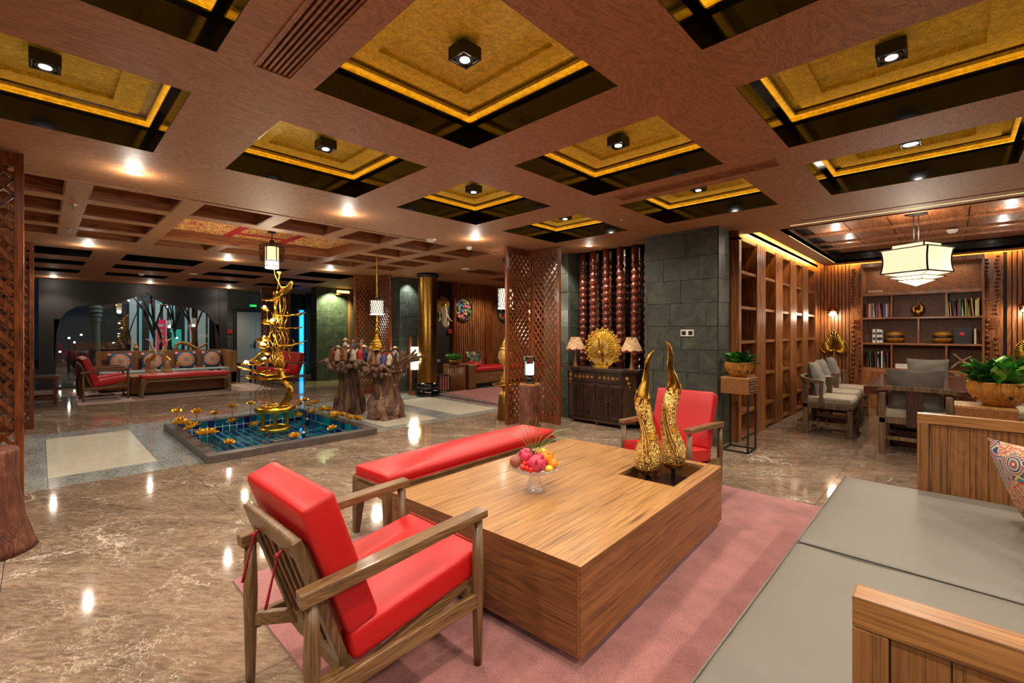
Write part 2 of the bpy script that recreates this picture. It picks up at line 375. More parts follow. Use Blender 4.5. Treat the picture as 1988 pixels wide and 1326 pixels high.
def mandala(name, bg=(34,58,84), sc=1.0, cols=None):
    n = NT(name); v = n.coord('Generated', (1,1,1)); sp = n.new('ShaderNodeSeparateXYZ', {0: v}).outputs
    x = n.math('SUBTRACT', sp[0], .5); y = n.math('SUBTRACT', sp[1], .5)
    r = n.math('MULTIPLY', n.math('SQRT', n.math('ADD', n.math('MULTIPLY', x, x), n.math('MULTIPLY', y, y))), 2*sc)
    an = n.math('ARCTAN2', y, x); pet = n.math('MULTIPLY', n.math('SINE', n.math('MULTIPLY', an, 16)), .022); pet2 = n.math('MULTIPLY', n.math('SINE', n.math('MULTIPLY', an, 40)), .016)
    rr = n.math('ADD', r, n.math('ADD', pet, pet2))
    O = s2l((206,98,62)); Bg = s2l(bg); C = s2l((206,190,150)); T = s2l((60,110,120)); R_ = s2l((180,40,50)); D_ = s2l((50,50,60))
    col = n.ramp(rr, [(0, R_), (.09, C), (.13, R_), (.18, D_), (.22, C), (.28, T), (.33, O), (.38, C), (.43, T), (.5, C), (.55, O), (.7, R_), (.73, C), (.77, Bg), (1, Bg)], 'CONSTANT')
    # pink corner flowers on the ground
    ax = n.math('ABSOLUTE', x); ay = n.math('ABSOLUTE', y); dx = n.math('SUBTRACT', ax, .42); dy = n.math('SUBTRACT', ay, .42)
    rc = n.math('SQRT', n.math('ADD', n.math('MULTIPLY', dx, dx), n.math('MULTIPLY', dy, dy)))
    nz = n.noise(v, 30, 3, .7)
    col = n.mix(n.math('LESS_THAN', rc, .075), col, s2l((222,120,120)))
    col = n.mix(n.math('MULTIPLY', n.math('GREATER_THAN', rr, .78), n.math('GREATER_THAN', nz, .6)), col, s2l((90,140,160)))
    n.set(col=col, rough=.85); return n.m
M['mandala'] = mandala('mandala_print')
def paisley():
    n = NT('paisley_print'); v = n.coord('Object'); vo = n.new('ShaderNodeTexVoronoi', {'Vector': v, 'Scale': 9.0}); d = vo.outputs['Distance']
    k = n.math('FRACT', n.math('MULTIPLY', d, 5)); c1 = n.ramp(k, [(0, s2l((30,70,110))), (.3, s2l((210,196,170))), (.45, s2l((190,40,40))), (.62, s2l((40,140,170))), (.8, s2l((226,180,90)))], 'CONSTANT')
    f = n.noise(v, 90, 3, .7); c2 = n.ramp(f, [(.38, s2l((190,80,60))), (.5, s2l((214,190,150))), (.6, s2l((70,110,110)))], 'CONSTANT')
    sel = n.math('GREATER_THAN', n.noise(v, 4.5, 1), .5)
    n.set(col=n.mix(sel, c1, c2), rough=.8); return n.m
M['paisley'] = paisley()
def tapestry():
    n = NT('temple_tapestry'); v = n.coord('Object'); sp = n.new('ShaderNodeSeparateXYZ', {0: v}).outputs
    w = n.new('ShaderNodeTexNoise', {'Vector': v, 'Scale': 9.0, 'Detail': 3}); 
    f = n.noise(n.coord('Object', (1,1.2,1)), 9, 2, .5, .8); m = n.ramp(f, [(0, s2l((226,180,100))), (.40, s2l((170,26,34))), (.46, s2l((236,200,124))), (.51, s2l((168,26,34))), (.56, s2l((150,120,60))), (.60, s2l((232,192,112)))], 'CONSTANT')
    xx = n.math('ABSOLUTE', sp[0]); yy = n.math('ABSOLUTE', sp[1])
    bx = n.math('LESS_THAN', n.math('ABSOLUTE', n.math('SUBTRACT', xx, .38)), .06); by = n.math('MULTIPLY', n.math('LESS_THAN', n.math('ABSOLUTE', n.math('SUBTRACT', yy, .42)), .07), n.math('LESS_THAN', xx, .44))
    n.set(col=n.mix(n.math('MAXIMUM', bx, by), m, s2l((172,22,36))), rough=.7); return n.m
M['tap'] = tapestry()
M['redm'] = plain('red_box', (200,30,28), .4)
M['darkwall'] = plain('dark_paint', (28,24,22), .5)
M['darkwall2'] = plain('dark_brown_paint', (30,22,16), .5)
M['wallgrey'] = plain('grey_green_wall', (64,68,62), .5)
M['wallwood'] = M['lib']
for nm, c in (('tA', (12,28,92)), ('tB', (10,92,116)), ('tC', (22,138,148)), ('tD', (16,58,132))): M[nm] = plain('mosaic_'+nm, c, .12)
M['tgrout'] = plain('mosaic_grout', (196,226,230), .5)
def bark(name, a, b, c, axis='Z', sc=1, bump=1.0, rough=.55):
    n = NT(name); st = {'Z': (1,1,.16), 'N': (1,1,1)}[axis]; v = n.coord('Object', tuple(x*sc for x in st))
    f = n.noise(v, 16, 6, .65, 1.4); g = n.noise(n.coord('Object'), 8, 4)
    n.set(col=n.ramp(n.math('ADD', n.math('MULTIPLY', f, .7), n.math('MULTIPLY', g, .3)), [(.32, s2l(a)), (.5, s2l(b)), (.68, s2l(c))]), rough=rough); n.bump(f, bump, .02); return n.m
M['root'] = bark('root_wood', (34,18,10), (96,64,42), (170,130,96), rough=.4)
M['rootn'] = bark('root_burl', (40,24,16), (110,78,58), (184,150,122), 'N', 1.6, .8, .4)
M['log'] = bark('red_log', (36,13,7), (104,54,32), (146,88,56), 'Z', 2.2, .9, .5)
M['bowlw'] = bark('driftwood_bowl', (96,52,10), (172,112,34), (206,150,66), 'Z', 1.6, .6, .25)
M['driftwood'] = bark('pale_driftwood', (100,70,52), (162,124,96), (200,170,140), 'N', 1, .5)
M['brownstat'] = bark('carved_brown', (70,40,16), (140,90,44), (180,126,70), 'N', 2, .5, .3)
def leafm(name, a, b):
    n = NT(name); f = n.noise(n.coord('Object', rand=9), 9, 3); n.set(col=n.ramp(f, [(.35, s2l(a)), (.65, s2l(b))]), rough=.32, sss=.05, spec=.6); return n.m
M['leaf'] = leafm('pothos_leaf', (22,84,16), (70,150,40)); M['leafd'] = leafm('dark_leaf', (10,48,14), (30,96,26)); M['leafl'] = leafm('lime_leaf', (110,180,50), (178,214,110)); M['palm'] = leafm('palm_leaf', (40,104,20), (120,160,60))
def thin_glass(name, tint=(1,1,1,1), refl=.5, k=1.0):
    n = NT(name); fr = n.new('ShaderNodeFresnel', {'IOR': 1.5}); t = n.new('ShaderNodeBsdfTransparent', {'Color': tint}); g = n.new('ShaderNodeBsdfGlossy', {'Roughness': .01, 'Color': (1,1,1,1)})
    mx = n.new('ShaderNodeMixShader', {0: n.math('MINIMUM', n.math('MULTIPLY_ADD', fr.outputs[0], k, refl*.1), 1.0), 1: t.outputs[0], 2: g.outputs[0]}); n.link(mx.outputs[0], n.out.inputs[0]); return n.m
M['glass'] = None; M['pane'] = thin_glass('window_glass', (.9,.95,.95,1)); M['water'] = thin_glass('still_water', (.9,.98,.99,1), .1, .22)
M['mirror'] = plain('mirror', (225,225,222), .01, 1)
def emis(name, c, s):
    n = NT(name); n.set(col=s2l(c), ec=s2l(c), es=s, rough=.5); return n.m
M['lens'] = emis('led_lens', (255,244,226), 26); M['paper'] = emis('rice_paper_lit', (255,234,190), .5); M['shadew'] = emis('white_shade_lit', (255,240,214), 1.5)
M['cyan'] = emis('cyan_led', (40,170,196), .3); M['blue'] = emis('blue_led', (20,80,200), .6); M['green'] = emis('exit_green', (20,200,90), .8); M['bulb'] = emis('bulb_glow', (255,220,170), 45); M['candle'] = emis('white_candle', (255,250,240), 2.6)
M['led'] = emis('led_strip', (255,196,90), 3.0); M['ledw'] = emis('led_strip_white', (255,214,150), .9); M['teal_ext'] = emis('lit_facade', (130,180,184), .2); M['white_ext'] = emis('lit_wall', (180,186,180), .14); M['shop'] = emis('lit_shop_sign', (190,30,60), .35); M['shopg'] = emis('lit_green_sign', (40,170,150), .3); M['purple_ext'] = emis('lit_purple_panel', (130,90,170), .25)
for k, c in dict(crimson=(190,40,70), pinkfruit=(206,60,92), tomato=(214,30,20), orange=(232,140,20), yellow=(236,196,60), brownfruit=(150,84,66), ivory=(226,206,170), cloth=(60,50,70), clothr=(170,40,44), clothw=(190,176,156), hair=(24,18,16), skin=(176,120,84), stonew=(150,150,144), deck=(120,112,96), trunkd=(26,22,18), purplebox=(90,80,150), navy=(30,44,80), doorgrey=(150,150,142), pagew=(214,204,188)).items(): M[k] = plain(k+'_mat', c, .35 if 'fruit' in k or k in ('crimson','tomato','orange','yellow') else .6)

gl = NT('clear_glass'); _tr = gl.new('ShaderNodeBsdfTransparent'); _gs = gl.new('ShaderNodeBsdfGlossy', {'Roughness': .05}); _df = gl.new('ShaderNodeBsdfDiffuse', {'Color': (.9,.92,.92,1)}); _fr = gl.new('ShaderNodeLayerWeight', {'Blend': .35})
_m1 = gl.new('ShaderNodeMixShader', {0: .14, 1: _tr.outputs[0], 2: _df.outputs[0]}); _m2 = gl.new('ShaderNodeMixShader', {0: gl.math('MULTIPLY_ADD', _fr.outputs['Facing'], .45, .05), 1: _m1.outputs[0], 2: _gs.outputs[0]}); gl.link(_m2.outputs[0], gl.out.inputs[0]); M['glass'] = gl.m
# ------------------------------------------------------------------ floor
PX0, PX1, PY0, PY1 = 1.25, 3.20, 5.70, 8.12        # pool outer rim
XA, XB, YA, YB = -5.0, 13.0, -4.2, 18.0
floor = sthing('floor')
b = MB()
for r in ((XA,YA,XB,PY0+.1),(XA,PY1-.1,XB,YB),(XA,PY0+.1,PX0+.1,PY1-.1),(PX1-.1,PY0+.1,XB,PY1-.1)): b.box(r[0], r[1], -.12, r[2], r[3], -.0205)
b.build('floor_base', M['baseg'], floor)
slabs = {}
def slab(x0, y0, x1, y1, mat, top=0.0, nm='slab'):
    g = .0016; w, d = round(x1-x0-2*g, 4), round(y1-y0-2*g, 4)
    if w < .02 or d < .02: return
    k = (w, d, mat)
    if k not in slabs:
        o = MB().box(-w/2, -d/2, -.02, w/2, d/2, 0).build(nm, M[mat], floor); slabs[k] = o; o.location = ((x0+x1)/2, (y0+y1)/2, top)
    else: inst(slabs[k], nm, floor, ((x0+x1)/2, (y0+y1)/2, top))
def cuts(a, b, st): 
    r = [a]; 
    while r[-1]+st < b-1e-4: r.append(r[-1]+st)
    return r+[b]
xs = cuts(XA+.05-.0, XB, 1.2)
xs = [x for x in xs]
for i in range(len(xs)-1):
    ys = cuts(YA, 5.80, 1.25)
    for j in range(len(ys)-1): slab(xs[i], ys[j], xs[i+1], ys[j+1], 'marble')
    ys = cuts(8.95, YB, 1.25)
    for j in range(len(ys)-1): slab(xs[i], ys[j], xs[i+1], ys[j+1], 'marble')
# grey granite band with cream insets, around the pool
def band(x0, x1, insets):
    xx = sorted({x0, x1, *[v for q in insets for v in (q[0], q[2])]}); yy = sorted({5.80, 8.95, *[v for q in insets for v in (q[1], q[3])]})
    for i in range(len(xx)-1):
        for j in range(len(yy)-1):
            cxm, cym = (xx[i]+xx[i+1])/2, (yy[j]+yy[j+1])/2; m = 'granite'
            for q in insets:
                if q[0] < cxm < q[2] and q[1] < cym < q[3]: m = 'cream'
            slab(xx[i], yy[j], xx[i+1], yy[j+1], m)
band(-5.0+.05, PX0+.02, [(.05, 6.22, .89, 8.5), (-1.6, 6.22, -.6, 8.5)])
slab(PX0+.02, 5.80-.0, PX1-.02, 5.82, 'granite'); slab(PX0+.02, PY1-.02, PX1-.02, 8.95, 'granite')
band(PX1-.02, 4.66, [(3.55, 6.02, 4.50, 7.55)])
band(4.66, 6.05, [(4.92, 6.02, 5.85, 8.15)])
for y0, y1 in ((5.8, 7.35), (7.35, 8.95)): slab(6.05, y0, 6.25, y1, 'purple')
for x in range(6): slab(6.25+1.1*x, 5.8, min(13, 7.35+1.1*x), 7.4, 'granite'); slab(6.25+1.1*x, 7.4, min(13, 7.35+1.1*x), 8.95, 'granite')

# ------------------------------------------------------------------ ceiling
H = 2.70
ceil = sthing('ceiling')
GX = [(-2.08,-.98),(-.53,.57),(1.02,2.12),(2.57,3.67),(4.12,5.22)]; GY = [(-3.70,-2.50),(-2.03,-.83),(-.37,.83),(1.27,2.46),(2.97,4.16)]
holes = [(x0,y0,x1,y1,'g') for x0,x1 in GX for y0,y1 in GY]
LX = [(-1.55,-.75),(-.55,.16),(.32,.98),(1.15,1.83),(1.98,2.65),(2.83,3.46),(3.66,4.31),(4.54,5.17)]; LY = [(5.43,6.06),(6.26,6.88),(7.07,7.70),(7.92,8.52)]
for i, (x0,x1) in enumerate(LX):
    for j, (y0,y1) in enumerate(LY):
        if i in (3,4,5) and j in (1,2): continue
        holes.append((x0,y0,x1,y1,'w'))
holes.append((1.15,6.26,3.46,7.74,'t'))
FX = [(-2.2,-1.0),(-.5,.59),(1.0,2.1),(2.52,3.62),(4.02,5.12)]; FY = [(9.85,10.80),(11.46,12.2),(13.08,13.82)]
holes += [(x0,y0,x1,y1,'b') for x0,x1 in FX for y0,y1 in FY]
holes.append((7.6,7.7,8.5,8.2,'w')); holes.append((8.9,7.7,9.8,8.2,'w')); holes.append((6.3,7.0,7.2,7.5,'w'))
vents = [(.72,.6,.90,2.45),(3.84,.95,4.0,2.35)]
holes += [v+('v',) for v in vents]
lib = (6.52,-1.9,10.42,1.56)
holes.append(lib+('l',)); holes.append((6.50,1.80,10.9,1.95,'c')); holes.append((10.70,-1.9,10.9,1.80,'c'))
holes.append((6.16,-1.9,6.20,1.30,'s'))
def cells(mat, z0, z1, zx0, zy0, zx1, zy1, name):
    hs = [h for h in holes if h[0] < zx1 and h[2] > zx0 and h[1] < zy1 and h[3] > zy0]
    X = sorted({zx0, zx1, *[v for h in hs for v in (h[0], h[2]) if zx0 < v < zx1]}); Y = sorted({zy0, zy1, *[v for h in hs for v in (h[1], h[3]) if zy0 < v < zy1]})
    b = MB()
    for j in range(len(Y)-1):
        run = None
        for i in range(len(X)):
            free = i < len(X)-1 and not any(h[0] < (X[i]+X[i+1])/2 < h[2] and h[1] < (Y[j]+Y[j+1])/2 < h[3] for h in hs)
            if free and run is None: run = X[i]
            if not free and run is not None: b.box(run, Y[j], z0, X[i], Y[j+1], z1); run = None
    return b.build(name, mat, ceil)
cells(M['ceil'], H, H+.05, XA, YA, 6.16, 5.345, 'ceiling_panel')
cells(M['ceil'], H, H+.05, 6.16, YA, XB, 5.345, 'ceiling_panel')
cells(M['ceil'], H-.008, H+.05, XA, 5.36, 6.16, 9.55, 'ceiling_panel')
cells(M['ceil'], H-.008, H+.05, 6.16, 5.36, XB, 9.55, 'ceiling_panel')
cells(M['ceil'], H-.004, H+.05, XA, 9.56, XB, YB, 'ceiling_panel')
MB().box(XA, 5.345, H+.02, XB, 5.36, H+.05).build('shadow_gap', M['blackm'], ceil)
MB().box(XA, YA, 3.05, XB, YB, 3.12).build('ceiling_light_block', M['baseg'], ceil)  # unseen cover plane above the panels, added to block light
# coffers
def frame4(b, w, d, z0, z1, t, off=0):   # rectangular ring of wall thickness t; inner size w x d
    w, d = w/2-off, d/2-off
    b.box(-w-t, -d-t, z0, w+t, -d, z1); b.box(-w-t, d, z0, w+t, d+t, z1); b.box(-w-t, -d, z0, -w, d, z1); b.box(w, -d, z0, w+t, d, z1)
    return b
def coffer_protos(w, d, kind):
    P = []
    if kind == 'g':
        bl = frame4(MB(), w, d, 0.002, .165, .02, .003); frame4(bl, w, d, .155, .165, .03, .03); P.append(('coffer_liner', bl, M['blackg'], 0)); P.append(('led_strip', frame4(MB(), w, d, .166, .170, .007, .015), M['led'], 0))
        bg = frame4(MB(), w, d, .15, .175, .05, .06); bg.box(-w/2, -d/2, .21, w/2, d/2, .22)
        bg = MB(); frame4(bg, w, d, .165, .215, .02, 0); frame4(bg, w, d, .195, .215, .05, .05); frame4(bg, w, d, .210, .235, .14, .24); bg.box(-w/2-.02, -d/2-.02, .235, w/2+.02, d/2+.02, .255)
        P.append(('coffer_gilding', bg, M['gleaf'], .004))
    elif kind in 'wt':
        z = .14; bl = frame4(MB(), w, d, -.006, z, .02, .003); frame4(bl, w, d, -.002, .008, .012, .014) if kind == 'w' else None
        bl.box(-w/2-.02, -d/2-.02, z, w/2+.02, d/2+.02, z+.02); P.append(('coffer_liner', bl, M['ceil2'], 0))
    else:
        z = .16; bl = frame4(MB(), w, d, -.002, z, .02, .003); bl.box(-w/2-.02, -d/2-.02, z, w/2+.02, d/2+.02, z+.02); P.append(('coffer_liner', bl, M['blackg'], 0))
    return P
cp = {}
for x0,y0,x1,y1,k in holes:
    if k in 'gwtb':
        w, d = round(x1-x0, 3), round(y1-y0, 3); key = (w, d, k)
        if key not in cp:
            cp[key] = []
            for nm, bb, mm, bv in coffer_protos(w, d, k):
                o = bb.build(nm, mm, ceil); o.location = ((x0+x1)/2, (y0+y1)/2, H); cp[key].append(o)
        else:
            for o in cp[key]: inst(o, o.name.split('.')[0], ceil, ((x0+x1)/2, (y0+y1)/2, H))
    if k == 't':
        t = MB().box(-1.14, -.73, 0, 1.14, .73, .012).build('tapestry', M['tap']); t.location = (2.305, 7.0, H+.126)
        tag(t, 'red and gold patterned tapestry laid in the ceiling recess over the pool', 'tapestry')
# lamps in coffers
names_r = {4: 'second row of gold coffers counted from the pool side, the row nearest the pool', 3: 'middle row', 2: 'row nearest the sofa', 1: 'hidden', 0: 'hidden'}
lamp0 = None
def coffer_lamp(x, y, label):
    global lamp0
    if lamp0 is None:
        lamp0 = thing('ceiling_spotlight', label, 'spotlight', (x, y, H+.145), 0, 'black box spotlights in the gold coffers')
        b = frame4(MB(), .098, .098, 0, .07, .014); b.box(-.05, -.05, .01, .05, .05, .02)
        b.build('housing', M['blackm'], lamp0, bev=.004); MB().lathe([(.047, .003), (.042, .010)], 24).build('lamp_ring', M['blackg'], lamp0, smooth=False)
        MB().lathe([(.026, .0005), (.026, .0035)], 24).build('lens', M['lens'], lamp0)
    else: dup(lamp0, (x, y, H+.145), label=label)
    light('SPOT', (x, y, H+.138), K_COF, size=.035, spot=150, blend=.7)
ordn = ['first', 'second', 'third', 'fourth', 'fifth', 'sixth', 'seventh', 'eighth', 'ninth', 'tenth']
rown = {4: 'row of gold coffers beside the lotus pool side', 3: 'middle row of gold coffers above the coffee table', 2: 'row of gold coffers above the grey daybed'}
coln = {1: 'leftmost of its row in view', 2: 'second from the left', 3: 'third from the left', 4: 'rightmost, nearest the slate pillar'}
for j, (y0,y1) in enumerate(GY):
    for i, (x0,x1) in enumerate(GX):
        x, y = (x0+x1)/2, (y0+y1)/2
        if j >= 2 and i >= 1 and not (j == 2 and i == 1) :
            coffer_lamp(x, y, 'black box spotlight, %s, %s' % (coln[i], {4: 'row nearest the pool', 3: 'row above the coffee table', 2: 'row above the daybed'}[j]))
        else: light('SPOT', (x, y, H+.138), K_COF, size=.05, spot=150, blend=.7)
# recessed round downlights
dl0 = None
def downlight(x, y, label, group, P, r=.045, z=None, real=True):
    global dl0
    z = H-.008 if z is None else z
    if real:
        if dl0 is None:
            dl0 = thing('recessed_downlight', label, 'downlight', (x, y, z), 0, group)
            MB().lathe([(.062, 0), (.062, -.004), (.05, -.008), (.047, 0)], 24).build('trim_ring', M['white'], dl0, smooth=False); MB().lathe([(.046, -.003), (.046, -.001)], 24).build('lens', M['lens'], dl0)
        else: o = dup(dl0, (x, y, z), label=label); o['group'] = group
    light('POINT', (x, y, z-.09), P*.06, size=.025); light('SPOT', (x, y, z-.03), P*.8, size=.04, spot=130, blend=.6)
for i, x in enumerate((.53, 2.36, 4.22)):
    downlight(x, 4.79, 'round recessed downlight, %s in the plain strip between gold and wooden coffers' % ['leftmost', 'middle one', 'rightmost'][i], 'downlights in the near ceiling strip', K_BAND, z=H)
    downlight(x-.03, 9.30, 'round recessed downlight, %s in the ceiling strip beyond the pool' % ['leftmost', 'middle one', 'rightmost'][i], 'downlights beyond the pool', K_BAND*1.1, z=H-.008)
    downlight(x*.98-.3, 15.2, 'small recessed downlight, %s before the dark arched wall' % ['leftmost', 'middle one', 'rightmost'][i], 'downlights by the arch', K_BAND*.8, z=H-.004)
for x, y in ((-1.3,4.79),(-1.3,9.3)): downlight(x, y, '', '', K_BAND, real=False, z=H)
for x, y in ((5.72,3.92),): downlight(x, y, 'small downlight over the wooden spindles and console', 'console downlight', 12, z=H)
for x, y in ((5.72,3.45),(5.72,4.3)): light('SPOT', (x, y, 2.66), 22, size=.04, spot=110)
LZ = H+.17
for x, y, l in ((7.36*1.0+.55,1.2,'left one nearer the room front'),(9.1,1.2,'left one nearer the bookcase'),(7.9,-.5,'right one nearer the room front'),(9.1,-.5,'right one nearer the bookcase')):
    downlight(x-.0, y, 'round downlight in the panelled library ceiling, '+l, 'library downlights', K_LIB, z=LZ)
for x, y in ((8.2,5.9),(10.0,6.6),(8.0,8.45)): light('SPOT', (x,y,2.64), 46, WARM, size=.06, spot=140)  # added spots without fixtures, brighten the dark settee and slatted wall area
# library tray ceiling
b = MB(); x0, y0, x1, y1 = lib
for a in ((x0-.02,y0,x0,y1),(x1,y0,x1+.02,y1),(x0,y1,x1,y1+.02)): b.box(a[0], a[1], H-.0, a[2], a[3], LZ+.05)
b.build('tray_side', M['blackg'], ceil)
MB().box(x0-.02, y0, LZ+.02, x1+.02, y1+.02, LZ+.05).build('tray_backing', M['backred'], ceil)
px = [x0+.08, 7.32, 8.18, 9.0, 9.62, x1-.08]; py = [-1.9, -.95, -.15, .15+.45, 1.05, y1-.08]
tp = None
for i in range(5):
    for j in range(5):
        w, d = px[i+1]-px[i]-.03, py[j+1]-py[j]-.012
        MB().box(-w/2, -d/2, 0, w/2, d/2, .02).build('ceiling_board', M['ceil2'], ceil).location = ((px[i]+px[i+1])/2, (py[j]+py[j+1])/2, LZ)
for i in range(1, 5): MB().box(px[i]-.035, -1.9, LZ-.03, px[i]+.035, y1, LZ+.005).build('ceiling_beam', M['ceil2'], ceil)
for sx in (-1, 1): MB().box(8.6+sx*.42-.05, -.15, LZ-.04, 8.6+sx*.42+.05, .62, LZ).build('ceiling_beam', M['ceil2'], ceil)
MB().box(6.16, -1.9, H+.02, 6.2, 1.3, H+.05).build('slot_backing', M['blackm'], ceil)
# coves with LED strips
for nm, bx in (('c1', (6.50,1.80,10.9,1.86)), ('c2', (10.70,-1.9,10.76,1.80))):
    b = MB().box(bx[0], bx[1], H+.05, bx[2]-(.03 if nm == 'c2' else 0), bx[3]-(.03 if nm == 'c1' else 0), H+.07); b.build('cove_ledge', M['lib'], ceil)
b = MB().box(6.45, 1.79, H+.12, 10.95, 2.0, H+.14).box(10.68, -1.9, H+.12, 10.95, 1.79, H+.14); b.build('cove_top', M['lib'], ceil)
MB().box(6.55, 1.805, H+.072, 10.8, 1.815, H+.08).build('led_strip', M['led'], ceil); MB().box(10.705, -1.8, H+.072, 10.715, 1.75, H+.08).build('led_strip', M['led'], ceil)
light('AREA', (8.7, 1.815, H+.09), 30, (1, .66, .14), size=4.2, sy=.02, rot=(.75,0,0)); light('AREA', (10.715, 0, H+.09), 18, (1, .66, .18), size=.02, sy=3.4, rot=(0,-.75,0))
MB().box(6.36, -1.9, H-.003, 6.366, 1.42, H).build('light_line', M['ledw'], ceil); MB().box(7.0, 1.575, H-.003, 10.3, 1.581, H).build('light_line', M['ledw'], ceil); 
# vents
for k, (x0,y0,x1,y1) in enumerate(vents):
    t = thing('ceiling_vent', ['long slatted wooden air grille in the ceiling between leftmost gold coffers', 'long slatted wooden air grille in the beam right of the peacock console coffers'][k], 'vent', ((x0+x1)/2, (y0+y1)/2, H), 0, 'ceiling air grilles')
    w, d = x1-x0, y1-y0; frame4(MB(), w, d, -.005, .02, .012, .012).build('frame', M['ceil'], t); MB().box(-w/2, -d/2, .045, w/2, d/2, .05).build('back', M['blackm'], t)
    for i in range(7):
        x = -w/2+.02+(w-.04)*i/6; MB().box(x-.006, -d/2+.012, .0, x+.006, d/2-.012, .04).build('slat', M['ceil2'], t)
# smoke detectors, speakers, sprinklers
def det(x, y, z, r, h, label, cat='smoke detector', nm='smoke_detector', mat='white'):
    t = thing(nm, label, cat, (x, y, z)); MB().lathe([(r, 0), (r*.98, -h*.45), (r*.7, -h*.8), (r*.6, -h)], 20).build('body', M[mat], t, smooth=False)
    MB().lathe([(r*.62, -h*.86), (r*.62, -h*.96)], 16).build('vent_ring', M['blackm'], t); return t
det(3.80, 5.24, H, .07, .035, 'round white ceiling speaker at the seam beside the wooden coffers', 'speaker', 'ceiling_speaker')
det(4.55, 5.30, H, .045, .045, 'white smoke detector with two dark slots near the lattice screen')
det(6.0, 7.1, H-.008, .09, .02, 'flat round white speaker in the ceiling beyond the pool screen', 'speaker', 'ceiling_speaker')
det(2.36, 12.1, H-.004, .09, .02, 'flat round white speaker in the ceiling among black coffers', 'speaker', 'ceiling_speaker')
det(1.55, 12.85, H-.004, .06, .05, 'white smoke detector among the far black coffers')
det(8.9, .0, LZ-.03, .06, .05, 'white smoke detector beside the library lantern')
def sprinkler(x, y, z, label):
    t = thing('sprinkler', label, 'sprinkler', (x, y, z)); MB().lathe([(.03, 0), (.028, -.006), (.009, -.008), (.008, -.04), (.02, -.042), (.02, -.045)], 12).build('head', M['chrome'], t)
    [MB().bar((q,0,-.008),(q,0,-.04),.004,.004).build('yoke_arm', M['chrome'], t) for q in (-.015,.015)]
sprinkler(.23, 6.39, H-.008, 'chrome sprinkler in the beam at the left wooden coffers, nearer one'); sprinkler(.25, 8.0, H-.008, 'chrome sprinkler in the beam at the left wooden coffers, farther one')
sprinkler(4.69, 2.74, H, 'chrome sprinkler between gold coffers before the slate pillar'); sprinkler(4.45, 7.6, H-.008, 'chrome sprinkler in front of the far lattice screen')

# ------------------------------------------------------------------ walls
def wallbox(name, x0, y0, x1, y1, mat, z1=3.05): return struct(MB().box(x0, y0, -.02, x1, y1, z1).build(name, mat))
wallbox('wall_left', XA-.1, YA, XA, YB, M['slate'])
wallbox('wall_rear', XA, YA-.1, XB, YA, M['wallgrey'])
wallbox('wall_right', 11.0, YA, 11.1, 1.98, M['backred'])
wallbox('wall_shelf', 6.52, 2.42, 11.1, 2.5, M['dark'])
wallbox('wall_east', XB, 2.0, XB+.1, YB, M['darkwall2'])
# slate tile facing
def tiles(parent, o, u, W, Hh, tw, th, n, seed=0):      # o = lower corner, u = unit direction, n = outward normal
    r = random.Random(seed); o, u, n = Vector(o), Vector(u), Vector(n); cache = {}
    ang = math.atan2(u.y, u.x); flip = 1 if (Vector((u.x, u.y, 0)).cross(Vector((0,0,1)))).dot(n) > 0 else -1
    z = 0; row = 0
    while z < Hh-.01:
        h = min(th, Hh-z); x = -(tw/2 if row % 2 else 0)-(r.random()*.1 if row % 3 == 2 else 0)
        while x < W-.005:
            a, b_ = max(0, x), min(W, x+tw)
            if b_-a > .02:
                w = round(b_-a-.005, 3); hh = round(h-.005, 3); t = .012
                k = (w, hh)
                if k not in cache:
                    bb = MB(); bb.grid(lambda p, q: (w*(p-.5), -flip*(0 if p in (0,1) or q in (0,1) else 0)-flip*.0, hh*(q-.5)), 1, 1); bb = MB().box(-w/2, -t, -hh/2, w/2, t, hh/2)
                    ob = bb.build('tile', M['slate'], parent); cache[k] = ob
                else: ob = bpy.data.objects.new('tile', cache[k].data); COL.objects.link(ob); ob.parent = parent
                c = o+u*((a+b_)/2)+Vector((0,0,z+h/2))+n*(r.uniform(-.002,.003)); ob.location = c; ob.rotation_euler = (r.uniform(-.004,.004), 0, ang)
            x += tw
        z += th; row += 1
def slate_col(name, x0, y0, x1, y1, faces, z1=H, tw=.46, th=.295, seed=1):
    s = sthing(name); MB().box(x0+.012, y0+.012, 0, x1-.012, y1-.012, z1).build('pier', M['grout'], s)
    if 'W' in faces: tiles(s, (x0, y0, 0), (0,1,0), y1-y0, z1, tw, th, (-1,0,0), seed)
    if 'S' in faces: tiles(s, (x0, y0, 0), (1,0,0), x1-x0, z1, tw, th, (0,-1,0), seed+1)
    if 'N' in faces: tiles(s, (x0, y1, 0), (1,0,0), x1-x0, z1, tw, th, (0,1,0), seed+2)
    return s
slate_col('wall_pillar', 5.75, 2.06, 6.50, 3.02, 'WS', seed=3)
slate_col('wall_console', 6.02, 4.52, 6.6, 5.05, 'WS', seed=5)
slate_col('wall_pool', 5.84, 9.3, 6.5, 10.2, 'WS', seed=8)
slate_col('wall_mirror_side', 6.30, 3.02, 6.6, 4.52, '', seed=9)
struct(MB().box(6.18, 3.02, 2.7, 6.6, 4.52, 2.75).build('trim_1', M['ceil']))
mir = MB().box(6.285, 3.03, .0, 6.295, 4.51, 2.69).build('wall_mirror', M['mirror']); tag(mir, 'tall mirror behind the row of turned wooden spindles', 'mirror')
